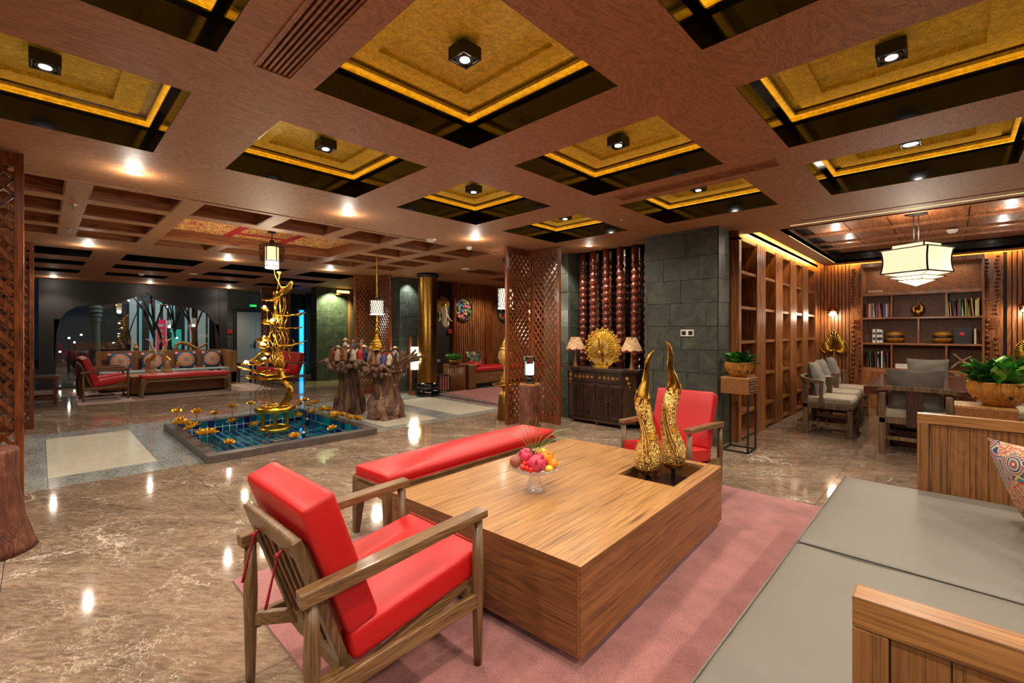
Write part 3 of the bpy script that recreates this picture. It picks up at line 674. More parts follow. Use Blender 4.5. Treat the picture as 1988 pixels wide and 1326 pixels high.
# behind the pool: elephant wall and slatted wall
wallbox('wall_elephant', 6.5, 9.3, 7.45, 9.4, M['darkwall2'])
sw = sthing('wall_slatted'); MB().box(7.45, 9.32, 0, 13, 9.4, H).build('backing', M['backred'], sw)
s0 = None
for i in range(70):
    x = 7.48+i*.075
    if 8.50 < x < 8.74: continue
    if s0 is None: s0 = MB().box(-.024, -.03, 0, .024, .03, H).build('slat', M['slatred'], sw); s0.location = (x, 9.28, 0)
    else: inst(s0, 'slat', sw, (x, 9.28, 0))
MB().box(8.5, 9.18, 0, 8.74, 9.32, H).build('post', M['screen'], sw, bev=.005)
MB().box(7.40, 9.2, 0, 7.46, 9.34, H).build('post', M['screen'], sw)
# slate wall with door at far left-centre
s = slate_col('wall_door', 3.95, 16.3, 5.3, 16.6, 'S', seed=12)
d = sthing('door_1'); MB().box(4.22, 16.2, 0, 4.31, 16.29, 2.14).box(4.31, 16.2, 2.05, 5.25, 16.29, 2.14).box(5.2, 16.2, 0, 5.3, 16.29, 2.14).build('door_frame', M['darkwall2'], d, bev=.005)
MB().box(4.315, 16.22, 0.01, 4.85, 16.26, 2.045).build('door_leaf', M['doorgrey'], d, bev=.004); MB().box(4.855, 16.22, 0.01, 5.19, 16.26, 2.045).build('door_leaf', M['doorgrey'], d, bev=.004)
MB().box(4.80, 16.2, .88, 4.84, 16.22, 1.12).bar((4.82,16.18,.99),(4.66,16.18,.99),.02,.02).cyl(4.82, 16.2, 1.0, 1.03, .02, 10).build('door_handle', M['blackm'], d)
# dark arched wall, outline measured
prof = [(.24,.0),(.24,.46),(.28,1.37),(.34,1.72),(.47,1.92),(.66,2.06),(1.04,2.10),(1.45,2.16),(1.76,2.33),(2.01,2.49),(2.21,2.32),(2.44,2.19),(2.8,2.13),(3.17,2.09),(3.42,1.96),(3.63,1.63),(3.71,1.32),(3.73,.88),(3.74,0)]
YW = 15.8
b = MB(); b.box(-.02, YW, 0, .24, YW+.15, H); b.box(3.74, YW, 0, 3.95, YW+.15, H)
for (xa, za), (xb, zb) in zip(prof[1:-1], prof[2:-1]):
    b.hexa([(xa,YW,za),(xb,YW,zb),(xb,YW+.15,zb),(xa,YW+.15,za)], [(xa,YW,H),(xb,YW,H),(xb,YW+.15,H),(xa,YW+.15,H)])
b.hexa([(.24,YW,0),(.241,YW,0),(.241,YW+.15,0),(.24,YW+.15,0)], [(.24,YW,1.72),(.34,YW,1.72),(.34,YW+.15,1.72),(.24,YW+.15,1.72)])
b.hexa([(3.739,YW,0),(3.74,YW,0),(3.74,YW+.15,0),(3.739,YW+.15,0)], [(3.63,YW,1.63),(3.74,YW,1.63),(3.74,YW+.15,1.63),(3.63,YW+.15,1.63)])
struct(b.build('wall_arch', M['darkwall']))
wallbox('wall_arch_left', -5, YW+.05, -.12, YW+.15, M['darkwall2'])
w = sthing('window_1'); MB().box(.2, YW+.07, 0, 3.78, YW+.08, 2.6).build('pane', M['pane'], w); MB().box(1.93, YW+.06, 0, 1.96, YW+.09, 2.5).box(.24, YW+.03, 0, 3.74, YW+.12, .04).build('window_frame', M['blackm'], w)
struct(MB().box(-.12, YW-.02, 0, -.07, YW+.1, H).build('window_2', M['pane']))
# green-lit slate recess and dark pier right of the far lattice
s = slate_col('wall_recess', 5.5, 13.1, 6.45, 13.5, 'S', seed=21, tw=1.0, th=.4); 
light('SPOT', (5.95, 12.75, 2.62), 110, (.86, 1, .5), size=.05, spot=110, rot=(.35, 0, 0))
light('SPOT', (6.05, 9.12, 2.62), 26, (.9,1,.95), size=.04, spot=90, rot=(.2,0,0)); light('SPOT', (5.86, 4.75, 2.62), 16, WARM, size=.04, spot=90, rot=(0,-.2,0))
slate_col('wall_pier', 6.5, 12.9, 7.1, 13.4, 'WS', seed=23, tw=.6)
struct(MB().box(6.05, 12.98, 2.5, 6.48, 13.06, 2.62).box(6.44, 12.96, 0, 6.5, 13.08, 2.62).build('trim_2', M['slatred']))
struct(MB().box(6.05, 12.975, 2.56, 6.43, 12.985, 2.63).build('trim_3', M['led']))
wallbox('wall_far_right', 6.1, 15.3, 9, 15.4, M['darkwall2']); wallbox('wall_far_edge', 7.0, 9.4, 7.1, 15.3, M['darkwall2'])
wallbox('wall_north', 3.95, YB-.1, XB, YB, M['darkwall2']); wallbox('wall_far_centre', 5.25, 15.9, 6.2, 16.0, M['darkwall2'])
# cyan glazed strip
g = thing('lit_glass_door', 'narrow glass door edged in blue and cyan light at the far end', 'glass door', (5.9, 15.2, 0))
MB().box(-.05, 0, 0, .06, .02, 2.12).build('pane', M['cyan'], g); MB().box(-.075, -.01, 0, -.055, .03, 2.14).box(.062, -.01, 0, .075, .03, 2.14).build('edge', M['blue'], g); MB().box(-.1, -.015, .98, .1, .03, .995).box(-.1,-.015,2.12,.1,.03,2.14).build('rail', M['blackm'], g)
light('AREA', (5.9, 15.0, 1.1), 4, (.15, .75, 1), size=.2, sy=2, rot=(PI/2, 0, 0))
# outside, seen through the arch
struct(MB().box(-9, YW+.15, -.1, 12, 34, -.02).build('terrace', M['deck']))
t = thing('stone_column', 'pale tiered stone column standing outside beyond the arch', 'column', (1.2, 19, 0)); MB().lathe([(.2,0),(.2,.2),(.16,.3),(.18,.5),(.12,.62),(.10,.7),(.095,1.7),(.12,1.75),(.1,1.85),(.16,1.9),(.11,1.98),(.18,2.02),(.12,2.1),(.17,2.15),(.1,2.22),(.14,2.28),(.07,2.4),(.03,2.7),(.001,2.95)], 16).build('shaft', M['stonew'], t)
MB().box(-.26,-.26,0,.26,.26,.1).box(-.22,-.22,.1,.22,.22,.17).build('plinth', M['stonew'], t, bev=.01)
fac = thing('lit_building', 'bright glazed building front outside to the right beyond the arch', 'building', (3.2, 20.5, 0))
for x0, x1, z0, z1, mm, nm in ((-1.05,-.85,0,3,'white_ext','pilaster'),(-.78,-.68,.1,2.5,'teal_ext','pane'),(-.5,-.4,.1,2.4,'teal_ext','pane'),(-.33,-.2,.1,2.6,'white_ext','pilaster'),(-.1,.0,0,3,'white_ext','pilaster'),(.08,.24,1.4,2.4,'teal_ext','pane'),(.55,.62,0,2.4,'teal_ext','pane'),(.7,.75,0,2.4,'white_ext','pilaster'),(.95,1.2,0,2.5,'white_ext','pilaster'),(1.28,1.31,0,2.3,'teal_ext','pane'),(-.3,.25,2.4,2.9,'teal_ext','pane')):
    MB().box(x0, 0, z0, x1, .08, z1).build(nm, M[mm], fac, bev=.005)
MB().box(-2.0, .1, 0, 2.5, .2, 3.4).build('facade', M['darkwall'], fac)
t = thing('shop_sign', 'tall red shop banner outside beyond the arch', 'sign', (3.02, 20.2, 0)); MB().box(-.14,0,.5,.1,.04,1.85).build('board', M['shop'], t); MB().box(-.04,.01,0,.0,.03,.5).build('leg', M['blackm'], t)
for i in range(6): MB().box(-.10, -.006, .6+i*.2, -.02+.04*(i % 2), 0, .68+i*.2).box(-.02, -.006, .64+i*.2, .05, 0, .66+i*.2).build('glyph', M['white_ext'], t)
t = thing('poster_stand', 'small green and purple poster board outside beyond the arch', 'sign', (3.42, 20.2, 0)); MB().box(-.12,0,.8,.16,.04,1.5).build('upper_panel', M['shopg'], t); MB().box(-.12,0,.3,.16,.04,.78).build('lower_panel', M['purple_ext'], t); MB().box(.0,.01,0,.04,.03,.3).build('leg', M['blackm'], t)
def tree(x, y, h, r, label, seed):
    R = random.Random(seed); t = thing('bare_tree', label, 'tree', (x, y, 0)); b = MB(); top = (R.uniform(-.15,.15), 0, h*.55)
    b.tube(spl([(0,0,0),(R.uniform(-.06,.06),0,h*.2),(R.uniform(-.08,.1),0,h*.4),top],4), radl([r, r*.8, r*.7], 13), 8)
    b.build('trunk', M['trunkd'], t, True); b = MB()
    for k in range(6):
        a = R.uniform(-1.1, 1.1); e = (top[0]+math.sin(a)*h*.3, R.uniform(-.3,.3), top[2]+h*.45*math.cos(a*.7)); b.tube(spl([(top[0]*.9,0,top[2]-.1-.1*k), (top[0]+math.sin(a)*h*.12, 0, top[2]+h*.15), e], 4), radl([r*.6, r*.4, r*.2], 9), 6)
    b.build('branches', M['trunkd'], t, True)
tree(2.62, 18.2, 3.2, .05, 'bare tree outside in the middle of the arch before bright glass', 1); tree(3.0, 18.6, 3.3, .045, 'thin bare tree outside beside the red banner', 2); tree(3.6, 18.0, 3.0, .06, 'thick dark forked tree outside at the right of the arch', 3); tree(2.05, 19.2, 2.8, .035, 'slim pale trunk outside left of centre of the arch', 4)
light('POINT', (1.2, 17.6, 2.9), 30, (.8, .95, 1), size=.2); light('POINT', (3.0, 18.6, 3.0), 40, (.7, .95, 1), size=.2); light('POINT', (0.2, 17.5, 3.0), 14, (.9, .95, 1), size=.2)
for k, (x, y, z) in enumerate(((.7,22,1.2),(1.1,24,1.3),(.95,25,1.0),(.5,23,.7))):
    t = thing('path_lamp', 'small distant lamp outside in the dark left part of the arch, %s' % ['left high', 'right high', 'right low', 'left low'][k], 'lamp', (x, y, 0)); MB().cyl(0,0,0,z,.015,8).build('post', M['blackm'], t); MB().ball((0,0,z),.03,10).build('globe', M['lens'], t, True)
# ------------------------------------------------------------------ near seating group
t = MB().box(-1.78, -1.75, 0, 1.78, 1.75, .012).build('carpet', M['carpet']); t.location = (2.53, 1.15, 0); tag(t, 'pink low-pile carpet under the big wooden coffee table', 'carpet')
ROT = math.radians(3.0)
# coffee table
T = thing('coffee_table', 'large low square teak-striped coffee table with a sunken tray hole', 'coffee table', (2.43, 1.80, .012), ROT)
L, W = 1.86, 1.32; hx0, hx1, hy0, hy1 = .28, .86, -.57, -.19; zt = .44-.012
b = MB()
ys = [-W/2+W*i/11 for i in range(12)]
for i in range(11):
    y0, y1 = ys[i]+.0006, ys[i+1]-.0006
    segs = [(-L/2, L/2)]
    if y1 > hy0 and y0 < hy1: segs = [(-L/2, hx0), (hx1, L/2)]
    for xa, xb_ in segs: MB().box(xa, y0, zt-.02, xb_, y1, zt).build('plank', M['teak'], T)
    if segs[0][1] == hx0:
        if y0 < hy0: MB().box(hx0, y0, zt-.02, hx1, hy0, zt).build('plank', M['teak'], T)
        if y1 > hy1: MB().box(hx0, hy1, zt-.02, hx1, y1, zt).build('plank', M['teak'], T)
MB().box(-L/2-.001, -W/2-.001, .045, L/2+.001, -W/2+.02, zt-.001).build('side_panel', M['teakside'], T, bev=.002); MB().box(-L/2-.001, W/2-.02, .045, L/2+.001, W/2+.001, zt-.001).build('side_panel', M['teakside'], T)
sy = wood('teak_side_cross', (74,42,18), (118,74,38), (140,90,50), 'Y', 1.2, .42, .1, .08, fig=.2)
MB().box(-L/2-.001, -W/2+.02, .045, -L/2+.02, W/2-.02, zt-.001).build('side_panel', sy, T); MB().box(L/2-.02, -W/2+.02, .045, L/2+.001, W/2-.02, zt-.001).build('side_panel', sy, T)
MB().box(-L/2+.12, -W/2+.12, 0, L/2-.12, W/2-.12, .05).build('plinth', M['blackm'], T)
b = frame4(MB(), hx1-hx0, hy1-hy0, .28, zt-.021, .015); b.M = None
o = b.build('tray_wall', M['teakside'], T); o.location = ((hx0+hx1)/2, (hy0+hy1)/2, 0)
MB().box(hx0-.02, hy0-.02, .27, hx1+.02, hy1+.02, .285).build('tray_floor', plain('dark_red_gloss', (40,16,14), .08, coat=.5), T)
def tloc(x, y): v = Matrix.Rotation(ROT, 3, 'Z') @ Vector((x, y, 0)); return (2.43+v.x, 1.80+v.y)
# gold horn sculptures
def horn(name, x, y, label, pts, rad, base_rot, flip):
    t = thing(name, label, 'sculpture', (x, y, .30), base_rot, 'gold horn sculptures in the table tray')
    MB().box(-.12,-.085,0,.12,.085,.035).build('base', plain('dark_base'+str(flip), (34,18,18), .15), t, bev=.004); MB().bar((0,0,.03),(0,0,.13),.025,.025).build('post', M['blackm'], t)
    P = spl(pts, 8); R = radl([q*1.12 for q in rad], len(P)); n = len(P); k1 = int(n*.60); 
    MB().tube(P[:k1+1], R[:k1+1], 28).build('filigree_bulb', M['goldr'], t, True)
    MB().tube(P[k1:], R[k1:], 22).build('curved_horn', M['gold'], t, True)
    b = MB().ball(P[0]+Vector((0,0,.035)), .076, 20, (1,1,.62)); b.build('base_cup', M['gold'], t, True)
    for q in range(6):
        a = q*PI/3; c = P[k1]; r = R[k1]; b = MB(); b.tube([(c.x+math.cos(a)*r*1.0, c.y+math.sin(a)*r*1.0, c.z-.05),(c.x+math.cos(a+.3)*r*1.12, c.y+math.sin(a+.3)*r*1.12, c.z-.01),(c.x+math.cos(a+.6)*r*.9, c.y+math.sin(a+.6)*r*.9, c.z+.05)], [.004,.013,.001], 8, flat=.5); b.build('collar_leaf', M['gold'], t, True)
    # wrapped leaf bands
    b = MB()
    for q in range(9):
        pts2 = []; i0 = int(n*.28)+q
        for j in range(26):
            a = 2*PI*j/22+q*.35; ii = min(n-1, i0+int(j*.18)); c = P[ii]; r = R[ii]*1.02+.002
            pts2.append((c.x+math.cos(a)*r, c.y+math.sin(a)*r, c.z+.006*math.sin(a*2)))
        b.tube(pts2, [.0015+.0035*math.sin(PI*j/25) for j in range(26)], 6)
    b.build('leaf_wrap', M['gold'], t, True)
    b = MB()
    for q in range(3):   # long folded leaves on one side
        s0 = 3.4+q*.28; pts2 = []
        for j in range(12):
            ii = int(n*(.12+.36*j/11)); a = s0-1.0*j/11; r = R[ii]*1.0+.004; c = P[ii]; pts2.append((c.x+math.cos(a)*r, c.y+math.sin(a)*r, c.z))
        b.tube(pts2, [.002+.008*math.sin(PI*j/11) for j in range(12)], 8, flat=.6)
    b.build('folded_leaf', M['goldfine'], t, True)
rad = [.03, .074, .084, .080, .062, .045, .042, .048, .048, .042, .032, .022, .016, .014, .012, .003]
rx = Vector((math.cos(math.radians(46)), -math.sin(math.radians(46)), 0))   # image-right direction
def hp(offs): return [(rx.x*o, rx.y*o, z) for o, z in offs]
horn('gold_horn_sculpture', 2.93, 1.52, 'gold filigree horn sculpture whose tip bends right, front one in the table tray', hp([(0,.12),(-.002,.16),(-.0,.21),(.002,.27),(.008,.34),(.008,.40),(-.004,.46),(-.02,.53),(-.035,.59),(-.038,.65),(-.030,.70),(-.016,.76),(-.010,.82),(-.004,.88),(.014,.935),(.046,.975)]), rad, ROT+.0, 0)
rad2 = [.03, .068, .078, .074, .058, .046, .046, .050, .048, .042, .032, .022, .017, .015, .012, .003]
horn('gold_horn_sculpture', 3.18, 1.45, 'gold horn sculpture whose tip bends left, rear one in the table tray', hp([(0,.12),(.0,.17),(.003,.22),(-.005,.29),(-.022,.36),(-.034,.43),(-.036,.50),(-.028,.57),(-.010,.64),(.004,.70),(-.002,.76),(-.018,.82),(-.026,.88),(-.022,.94),(-.034,1.0),(-.062,1.035)]), rad2, ROT+.1, 1)
# fruit stand
fx, fy = 2.08, 1.82; fz = .44
t = thing('glass_cake_stand', 'clear glass pedestal dish holding fruit on the coffee table', 'fruit stand', (fx, fy, fz))
FS = 1.3
prof = [(r_*FS, z_*FS) for r_, z_ in ((.048,0),(.05,.004),(.047,.012),(.036,.03),(.026,.055),(.022,.075),(.024,.088),(.05,.094),(.10,.10),(.12,.110),(.122,.114),(.118,.114),(.10,.106),(.03,.100),(.0005,.099))]
b = MB(); n = 48; vs = []; 
for r, z in prof:
    for i in range(n):
        a = 2*PI*i/n; k = 1+(.05 if z < .09*FS else .012)*math.cos(a*16); vs.append((r*k*math.cos(a), r*k*math.sin(a), z))
b.add(vs, [(k*n+i, k*n+(i+1) % n, (k+1)*n+(i+1) % n, (k+1)*n+i) for k in range(len(prof)-1) for i in range(n)]+[tuple(range(n-1,-1,-1))])
o = b.build('dish', M['glass'], t, True)
def fruit(name, label, x, y, z, r, mat, scl=(1,1,1), bumps=0, stem=None, group='fruit on the glass stand'):
    x *= FS; y *= FS; z *= FS; r *= FS
    t = thing(name, label, 'fruit', (fx+rx.x*x-rx.y*0+.695*0+ (math.sin(math.radians(46)))*y, fy+rx.y*x+math.cos(math.radians(46))*y, fz+z), random.random()*6, group)
    MB().ball((0,0,0), r, 18, scl).build('flesh', M[mat], t, True)
    if bumps:
        s0 = None
        for k in range(bumps):
            a = k*2.4; zz = (k/bumps-.35)*1.5*r; rr = math.sqrt(max(.0001, r*r-zz*zz/scl[2]**2))*.98
            b = MB(); c = Vector((math.cos(a)*rr, math.sin(a)*rr, zz)); nn = c.normalized(); tt = (Vector((0,0,1))-nn*nn.z).normalized(); b.tube([c-tt*r*.1, c+tt*r*.2+nn*r*.03, c+tt*r*.5+nn*r*.16], [r*.20, r*.15, .001], 6, flat=.6)
            b.build('scale', M['crimson'] if mat == 'pinkfruit' else M[mat], t, True)
    if stem: MB().tube([(0,0,r*.9),(0.002,0,r*1.3)], [.004,.003], 6).build('stem', M['leafd'], t)
fruit('dragon_fruit', 'large pink dragon fruit at the front centre of the glass stand', .01, -.05, .142, .042, 'pinkfruit', (1,1,.95), 11)
fruit('dragon_fruit', 'pink dragon fruit at the back left of the glass stand', -.035, .03, .15, .038, 'pinkfruit', (1,1,1.1), 9)
fruit('passion_fruit', 'brownish round passion fruit at the left edge of the glass stand', -.088, -.01, .138, .028, 'brownfruit')
fruit('passion_fruit', 'brownish round passion fruit behind the leftmost fruit', -.068, .035, .142, .026, 'brownfruit')
for k, (x, y, z, w) in enumerate(((-.055,-.052,.124,'left'),(-.035,-.066,.124,'front left'),(-.018,-.078,.121,'front'),(-.045,-.028,.133,'upper left'),(-.025,-.045,.14,'upper'))): fruit('cherry_tomato', 'small shiny red cherry tomato, the %s one on the stand' % w, x, y, z, .0135, 'tomato')
fruit('yellow_pitaya', 'orange yellow fruit at the right back of the stand', .055, .02, .145, .038, 'orange', (1,.9,1.0), 7)
fruit('yellow_pitaya', 'bright yellow fruit behind the orange one', .04, .055, .15, .034, 'yellow', (1,.9,1.0), 5)
fruit('yellow_fruit_piece', 'orange fruit lying at the right edge of the stand', .085, -.015, .13, .026, 'orange', (1.1,.9,.9))
fruit('cut_kiwano', 'small cut yellow fruit at the front right of the stand', .062, -.06, .122, .02, 'yellow', (1,1,.7))
t = thing('palm_sprig', 'green palm leaf sprig stuck between the fruit', 'leaf', (fx, fy, fz+.215), 0)
for dx, dz, ln in ((-.20,.28,0),(-.13,.28,0),(-.10,.36,0),(.03,.37,0),(.07,.33,0),(.10,.2,0),(.36,.24,1),(.26,.2,1),(.34,.16,1),(-.3,.2,1)):
    P = spl([(0,0,0),(rx.x*dx*.35, rx.y*dx*.35, dz*.5),(rx.x*dx*.5+.0, rx.y*dx*.5, dz*.62)], 5) if not ln else spl([(0,0,0),(rx.x*dx*.3, rx.y*dx*.3, dz*.55),(rx.x*dx*.62, rx.y*dx*.62, dz*.68)], 5)
    N = len(P); MB().tube(P, [.002+.0045*math.sin(PI*i/(N-1))**.7 for i in range(N)], 6, flat=.3).build('leaflet', M['palm'], t, True)
MB().tube([(0,0,-.03),(0,0,.03)], .004, 6).build('stalk', M['brownstat'], t)

# armchair, front = +X
M['redk'] = plain('dark_red_ribbon', (150,14,24), .5)
def make_chair(label):
    c = thing('armchair', label, 'armchair', (0,0,0), 0, 'red cushioned wooden armchairs'); F, FZ = M['frame'], M['framez']
    for sx, sy in ((1,-1),(1,1),(-1,-1),(-1,1)):
        b = MB(); X = .345 if sx > 0 else -.345; Y = .285*sy; top = .60 if sx > 0 else .575
        b.tube([(X,Y,0),(X,Y,.06),(X,Y,.36),(X,Y,top)], [.016,.018,.026,.02], 12); b.build('leg', FZ, c, True)
    for sy in (-1, 1):
        P = spl([(-.385,.285*sy,.575),(-.2,.295*sy,.595),(.1,.29*sy,.615),(.375,.285*sy,.63)], 4); MB().sweep(P, [lerp(.05,.064,min(1,i/5)) for i in range(len(P))], [lerp(.048,.032,i/12) for i in range(len(P))]).build('armrest', F, c, bev=.005)
        MB().bar((-.345,.285*sy,.245),(.345,.285*sy,.275),.026,.06).build('side_rail', F, c, bev=.004)
        MB().bar((-.2,.24*sy,.20),(.33,.24*sy,.345),.028,.045).build('seat_rail', F, c, bev=.003)
        MB().bar((-.17,.215*sy,.16),(-.372,.215*sy,.735),.05,.032,up=(1,0,0)).build('back_stile', FZ, c, bev=.004)
    MB().bar((.32,-.27,.30),(.32,.27,.30),.03,.055).build('front_rail', F, c, bev=.003); MB().bar((-.19,-.27,.215),(-.19,.27,.215),.03,.05).build('rear_rail', F, c, bev=.003)
    [MB().bar((-.345,q*.285,.26),(-.2,q*.215,.24),.03,.05).build('bracket', F, c, bev=.003) for q in (-1,1)]
    b = MB(); b.bar((-.36,-.235,.70),(-.36,.235,.70),.03,.085,up=(-.33,0,1)).build('top_rail', M['frame'], c, bev=.008)
    MB().bar((-.205,-.2,.265),(-.205,.2,.265),.024,.05,up=(-.33,0,1)).build('lower_rail', F, c, bev=.003)
    for k in range(5):
        y = -.168+.084*k; MB().bar((-.21,y,.28),(-.345,y,.665),.022,.016,up=(1,0,0)).build('back_slat', FZ, c, bev=.002)
    m = Matrix.Translation((.095,0,.375)) @ RY(-.16); b = MB(); b.M = m; b.pad(.60,.53,.115,.022,.012,8).build('seat_cushion', M['red'], c, True)
    m = Matrix.Translation((-.235,0,.62)) @ RY(-.34); b = MB(); b.M = m; b.pad(.12,.53,.50,.022,0,8).build('back_cushion', M['red'], c, True)
    b = MB()
    for pr in ((.0,1),): b.tube([(.385,-.262,.475),(.385,.262,.475)], .003, 6); b.tube([(.385,-.262,.375),(.385,.262,.375)], .003, 6)
    b.build('piping', M['red'], c, True)
    for y in (-.1, .13):
        b = MB().tube(spl([(-.335,y,.645),(-.365,y,.66),(-.38,y,.65)],4), .005, 6).tube(spl([(-.378,y,.648),(-.40,y-.01,.58),(-.425,y-.025,.50)],4), radl([.004,.006,.009],9), 6, flat=.5).tube(spl([(-.378,y,.648),(-.372,y+.03,.635),(-.37,y+.035,.60)],4), .005, 6); b.ball((-.38,y,.648),.011,8); b.build('tie_ribbon', M['redk'], c, True)
    return c
ch = make_chair('red cushioned wooden armchair seen from behind at front left of coffee table'); ch.location = (.925, 1.71, .012); ch.rotation_euler = (0,0,.01)
c2 = dup(ch, (3.865, 1.77, .0), PI+.02, 'red cushioned wooden armchair facing us behind the gold horn sculptures')
dup(ch, (.93, 12.72, .012), 0.04, 'red cushioned armchair at the far left seating group, nearer of the two side by side'); dup(ch, (.93, 13.5, .012), .04, 'red cushioned armchair at the far left seating group, farther of the two side by side')
dup(ch, (4.50, 12.6, 0), PI+.08, 'red cushioned armchair facing left beyond the gold lotus sculpture, nearer one'); dup(ch, (4.50, 13.35, 0), PI+.05, 'red cushioned armchair facing left beyond the gold lotus sculpture, farther one')
# bench
def make_bench(name, label, Lb, Wb):
    c = thing(name, label, 'bench', (0,0,0), 0, 'long red topped benches'); F = M['frame']
    for sx in (-1,1):
        for sy in (-1,1):
            x, y = sx*(Lb/2), sy*(Wb/2); q = lambda a, b_: (x-sx*a, y-sy*b_)
            def ring(w, d, z): xs_ = sorted((x, x-sx*w)); ys_ = sorted((y, y-sy*d)); return [(xs_[0],ys_[0],z),(xs_[1],ys_[0],z),(xs_[1],ys_[1],z),(xs_[0],ys_[1],z)]
            MB().hexa(ring(.04,.035,0), ring(.085,.065,.37)).build('leg', M['framez'], c, bev=.004)
        x = sx*Lb/2; MB().box(x, -Wb/2+.06, .315, x-sx*.03, Wb/2-.06, .395).build('end_rail', F, c, bev=.003)
        # curved gussets
    for sy in (-1,1):
        y = sy*Wb/2; MB().box(-Lb/2+.08, y, .325, Lb/2-.08, y-sy*.03, .395).build('long_rail', F, c, bev=.003)
        for sx in (-1,1):
            x = sx*(Lb/2-.08); b = MB(); pts = [(x,.325),(x-sx*.07,.325),(x-sx*.03,.31),(x-sx*.01,.28),(x,.24)]
            ya, yb_ = sorted((y, y-sy*.03)); n = len(pts); vs = [(p[0],ya,p[1]) for p in pts]+[(p[0],yb_,p[1]) for p in pts]
            b.add(vs, [tuple(range(n)), tuple(range(2*n-1,n-1,-1))]+[(i,(i+1)%n+0,(i+1)%n+n,i+n) for i in range(n)]).build('gusset', F, c)
    MB().box(-Lb/2, -Wb/2, .37, Lb/2, Wb/2, .402).build('top_frame', F, c, bev=.004)
    b = MB().pad(Lb-.02, Wb-.015, .08, .03, .035, 12, (0,0,.435)); b.build('cushion', M['red'], c, True)
    b = MB(); w, d = Lb/2-.012, Wb/2-.008; b.tube([(-w,-d,.406),(w,-d,.406),(w,d,.406),(-w,d,.406),(-w,-d,.406)], .005, 6); b.build('piping', M['red'], c, True)
    return c
bn = make_bench('bench', 'long red padded wooden bench behind the coffee table', 1.88, .42); bn.location = (2.47, 2.87, 0); bn.rotation_euler = (0,0,math.radians(3.5))
bf = make_bench('bench', 'long red padded wooden bench at the far end before the arch wall', 1.66, .42); bf.location = (2.30, 12.42, 0.012)
# daybed sofa
S = thing('daybed', 'wide wooden daybed with panelled arms in the right foreground', 'sofa', (0,0,0))
MB().box(1.16, -1.0, 0.03, 3.80, .47, .30).build('seat_base', M['teakside'], S, bev=.004); MB().box(1.2,-.95,0,3.76,.42,.03).build('plinth', M['blackm'], S)
MB().box(1.12,-1.1,0,3.9,-.98,.89).build('backrest', M['teakside'], S, bev=.004)
for nm, xa, xb_, ya in (('far', 3.84, 3.90, .16), ('near', 1.095, 1.155, .14)):
    A = MB().box(xa, -.98, .83, xb_, ya, .89).build('arm_top_rail', wood('arm_rail_'+nm, (92,56,24), (150,102,54), (176,126,74), 'Y', 2.0, .38, .1, .06, fig=.08, lines=.12), S, bev=.003)
    MB().box(xa, ya-.055, .0, xb_, ya, .829).build('arm_post', M['teakv'], S, bev=.003)
    MB().box(xa+.02, -.98, .02, xb_-.02, ya-.055, .83).build('arm_core', M['dark'], S)
    MB().box(xa, -.98, .0, xb_, ya-.055, .06).build('arm_bottom_rail', M['teakside'], S)
    y = ya-.058; k = 0; s0 = None
    while y > -.95:
        w = (.083, .097, .075)[k % 3]; k += 1
        MB().box(xa+.010, y-w+.0025, .06, xb_-.010, y, .83).build('panel_board', M['teakv'], S); y -= w
for k, (xa, xb_) in enumerate(((2.46, 3.80), (1.16, 2.455))):
    t = thing('seat_cushion', ['far grey leatherette seat mattress on the daybed', 'near grey leatherette seat mattress on the daybed'][k], 'cushion', ((xa+xb_)/2, -.21, .365), 0, 'grey daybed mattresses')
    b = MB().pad(xb_-xa-.006, 1.48, .125, .03, .012, 24)
    R = random.Random(k+4)
    for i, v in enumerate(b.v):
        if v[2] > 0: b.v[i] = (v[0], v[1], v[2]+.006*noise.noise(Vector((v[0]*3+k*9, v[1]*3, 0)))+.004*noise.noise(Vector((v[0]*9, v[1]*2.5+k, 1))))
    b.build('cover', M['grey'], t, True); w = (xb_-xa)/2-.008; MB().tube([(-w,.732,.058),(w,.732,.058)], .0035, 6).tube([(-w,-.7,.052),(-w,.73,.056)], .003, 6).build('piping', M['grey'], t, True)
def cushion(name, label, loc, rot, w, d, h, mat, group=None, cat='pillow', trim=None):
    t = thing(name, label, cat, loc, 0, group); t.rotation_euler = rot; MB().pillow(w, d, h, 14, .004).build('cover', M[mat], t, True)
    if trim:
        b = MB()
        for k in range(14): b.ball((w/2*.93, -d/2*.9+d*.9*k/13, 0), .009, 6).ball((-w/2*.93, -d/2*.9+d*.9*k/13, 0), .009, 6)
        b.build('pompom_trim', M['pagew'], t, True)
    return t
cushion('throw_pillow', 'colourful paisley pillow upright at the right end of the daybed', (3.25,-.35,.64), (1.15,.0,.60), .50,.48,.20, 'paisley')
cushion('throw_pillow', 'second colourful pillow at the lower right edge of the daybed', (2.72,-.50,.62), (1.3,.0,.3), .46,.46,.16, 'paisley')
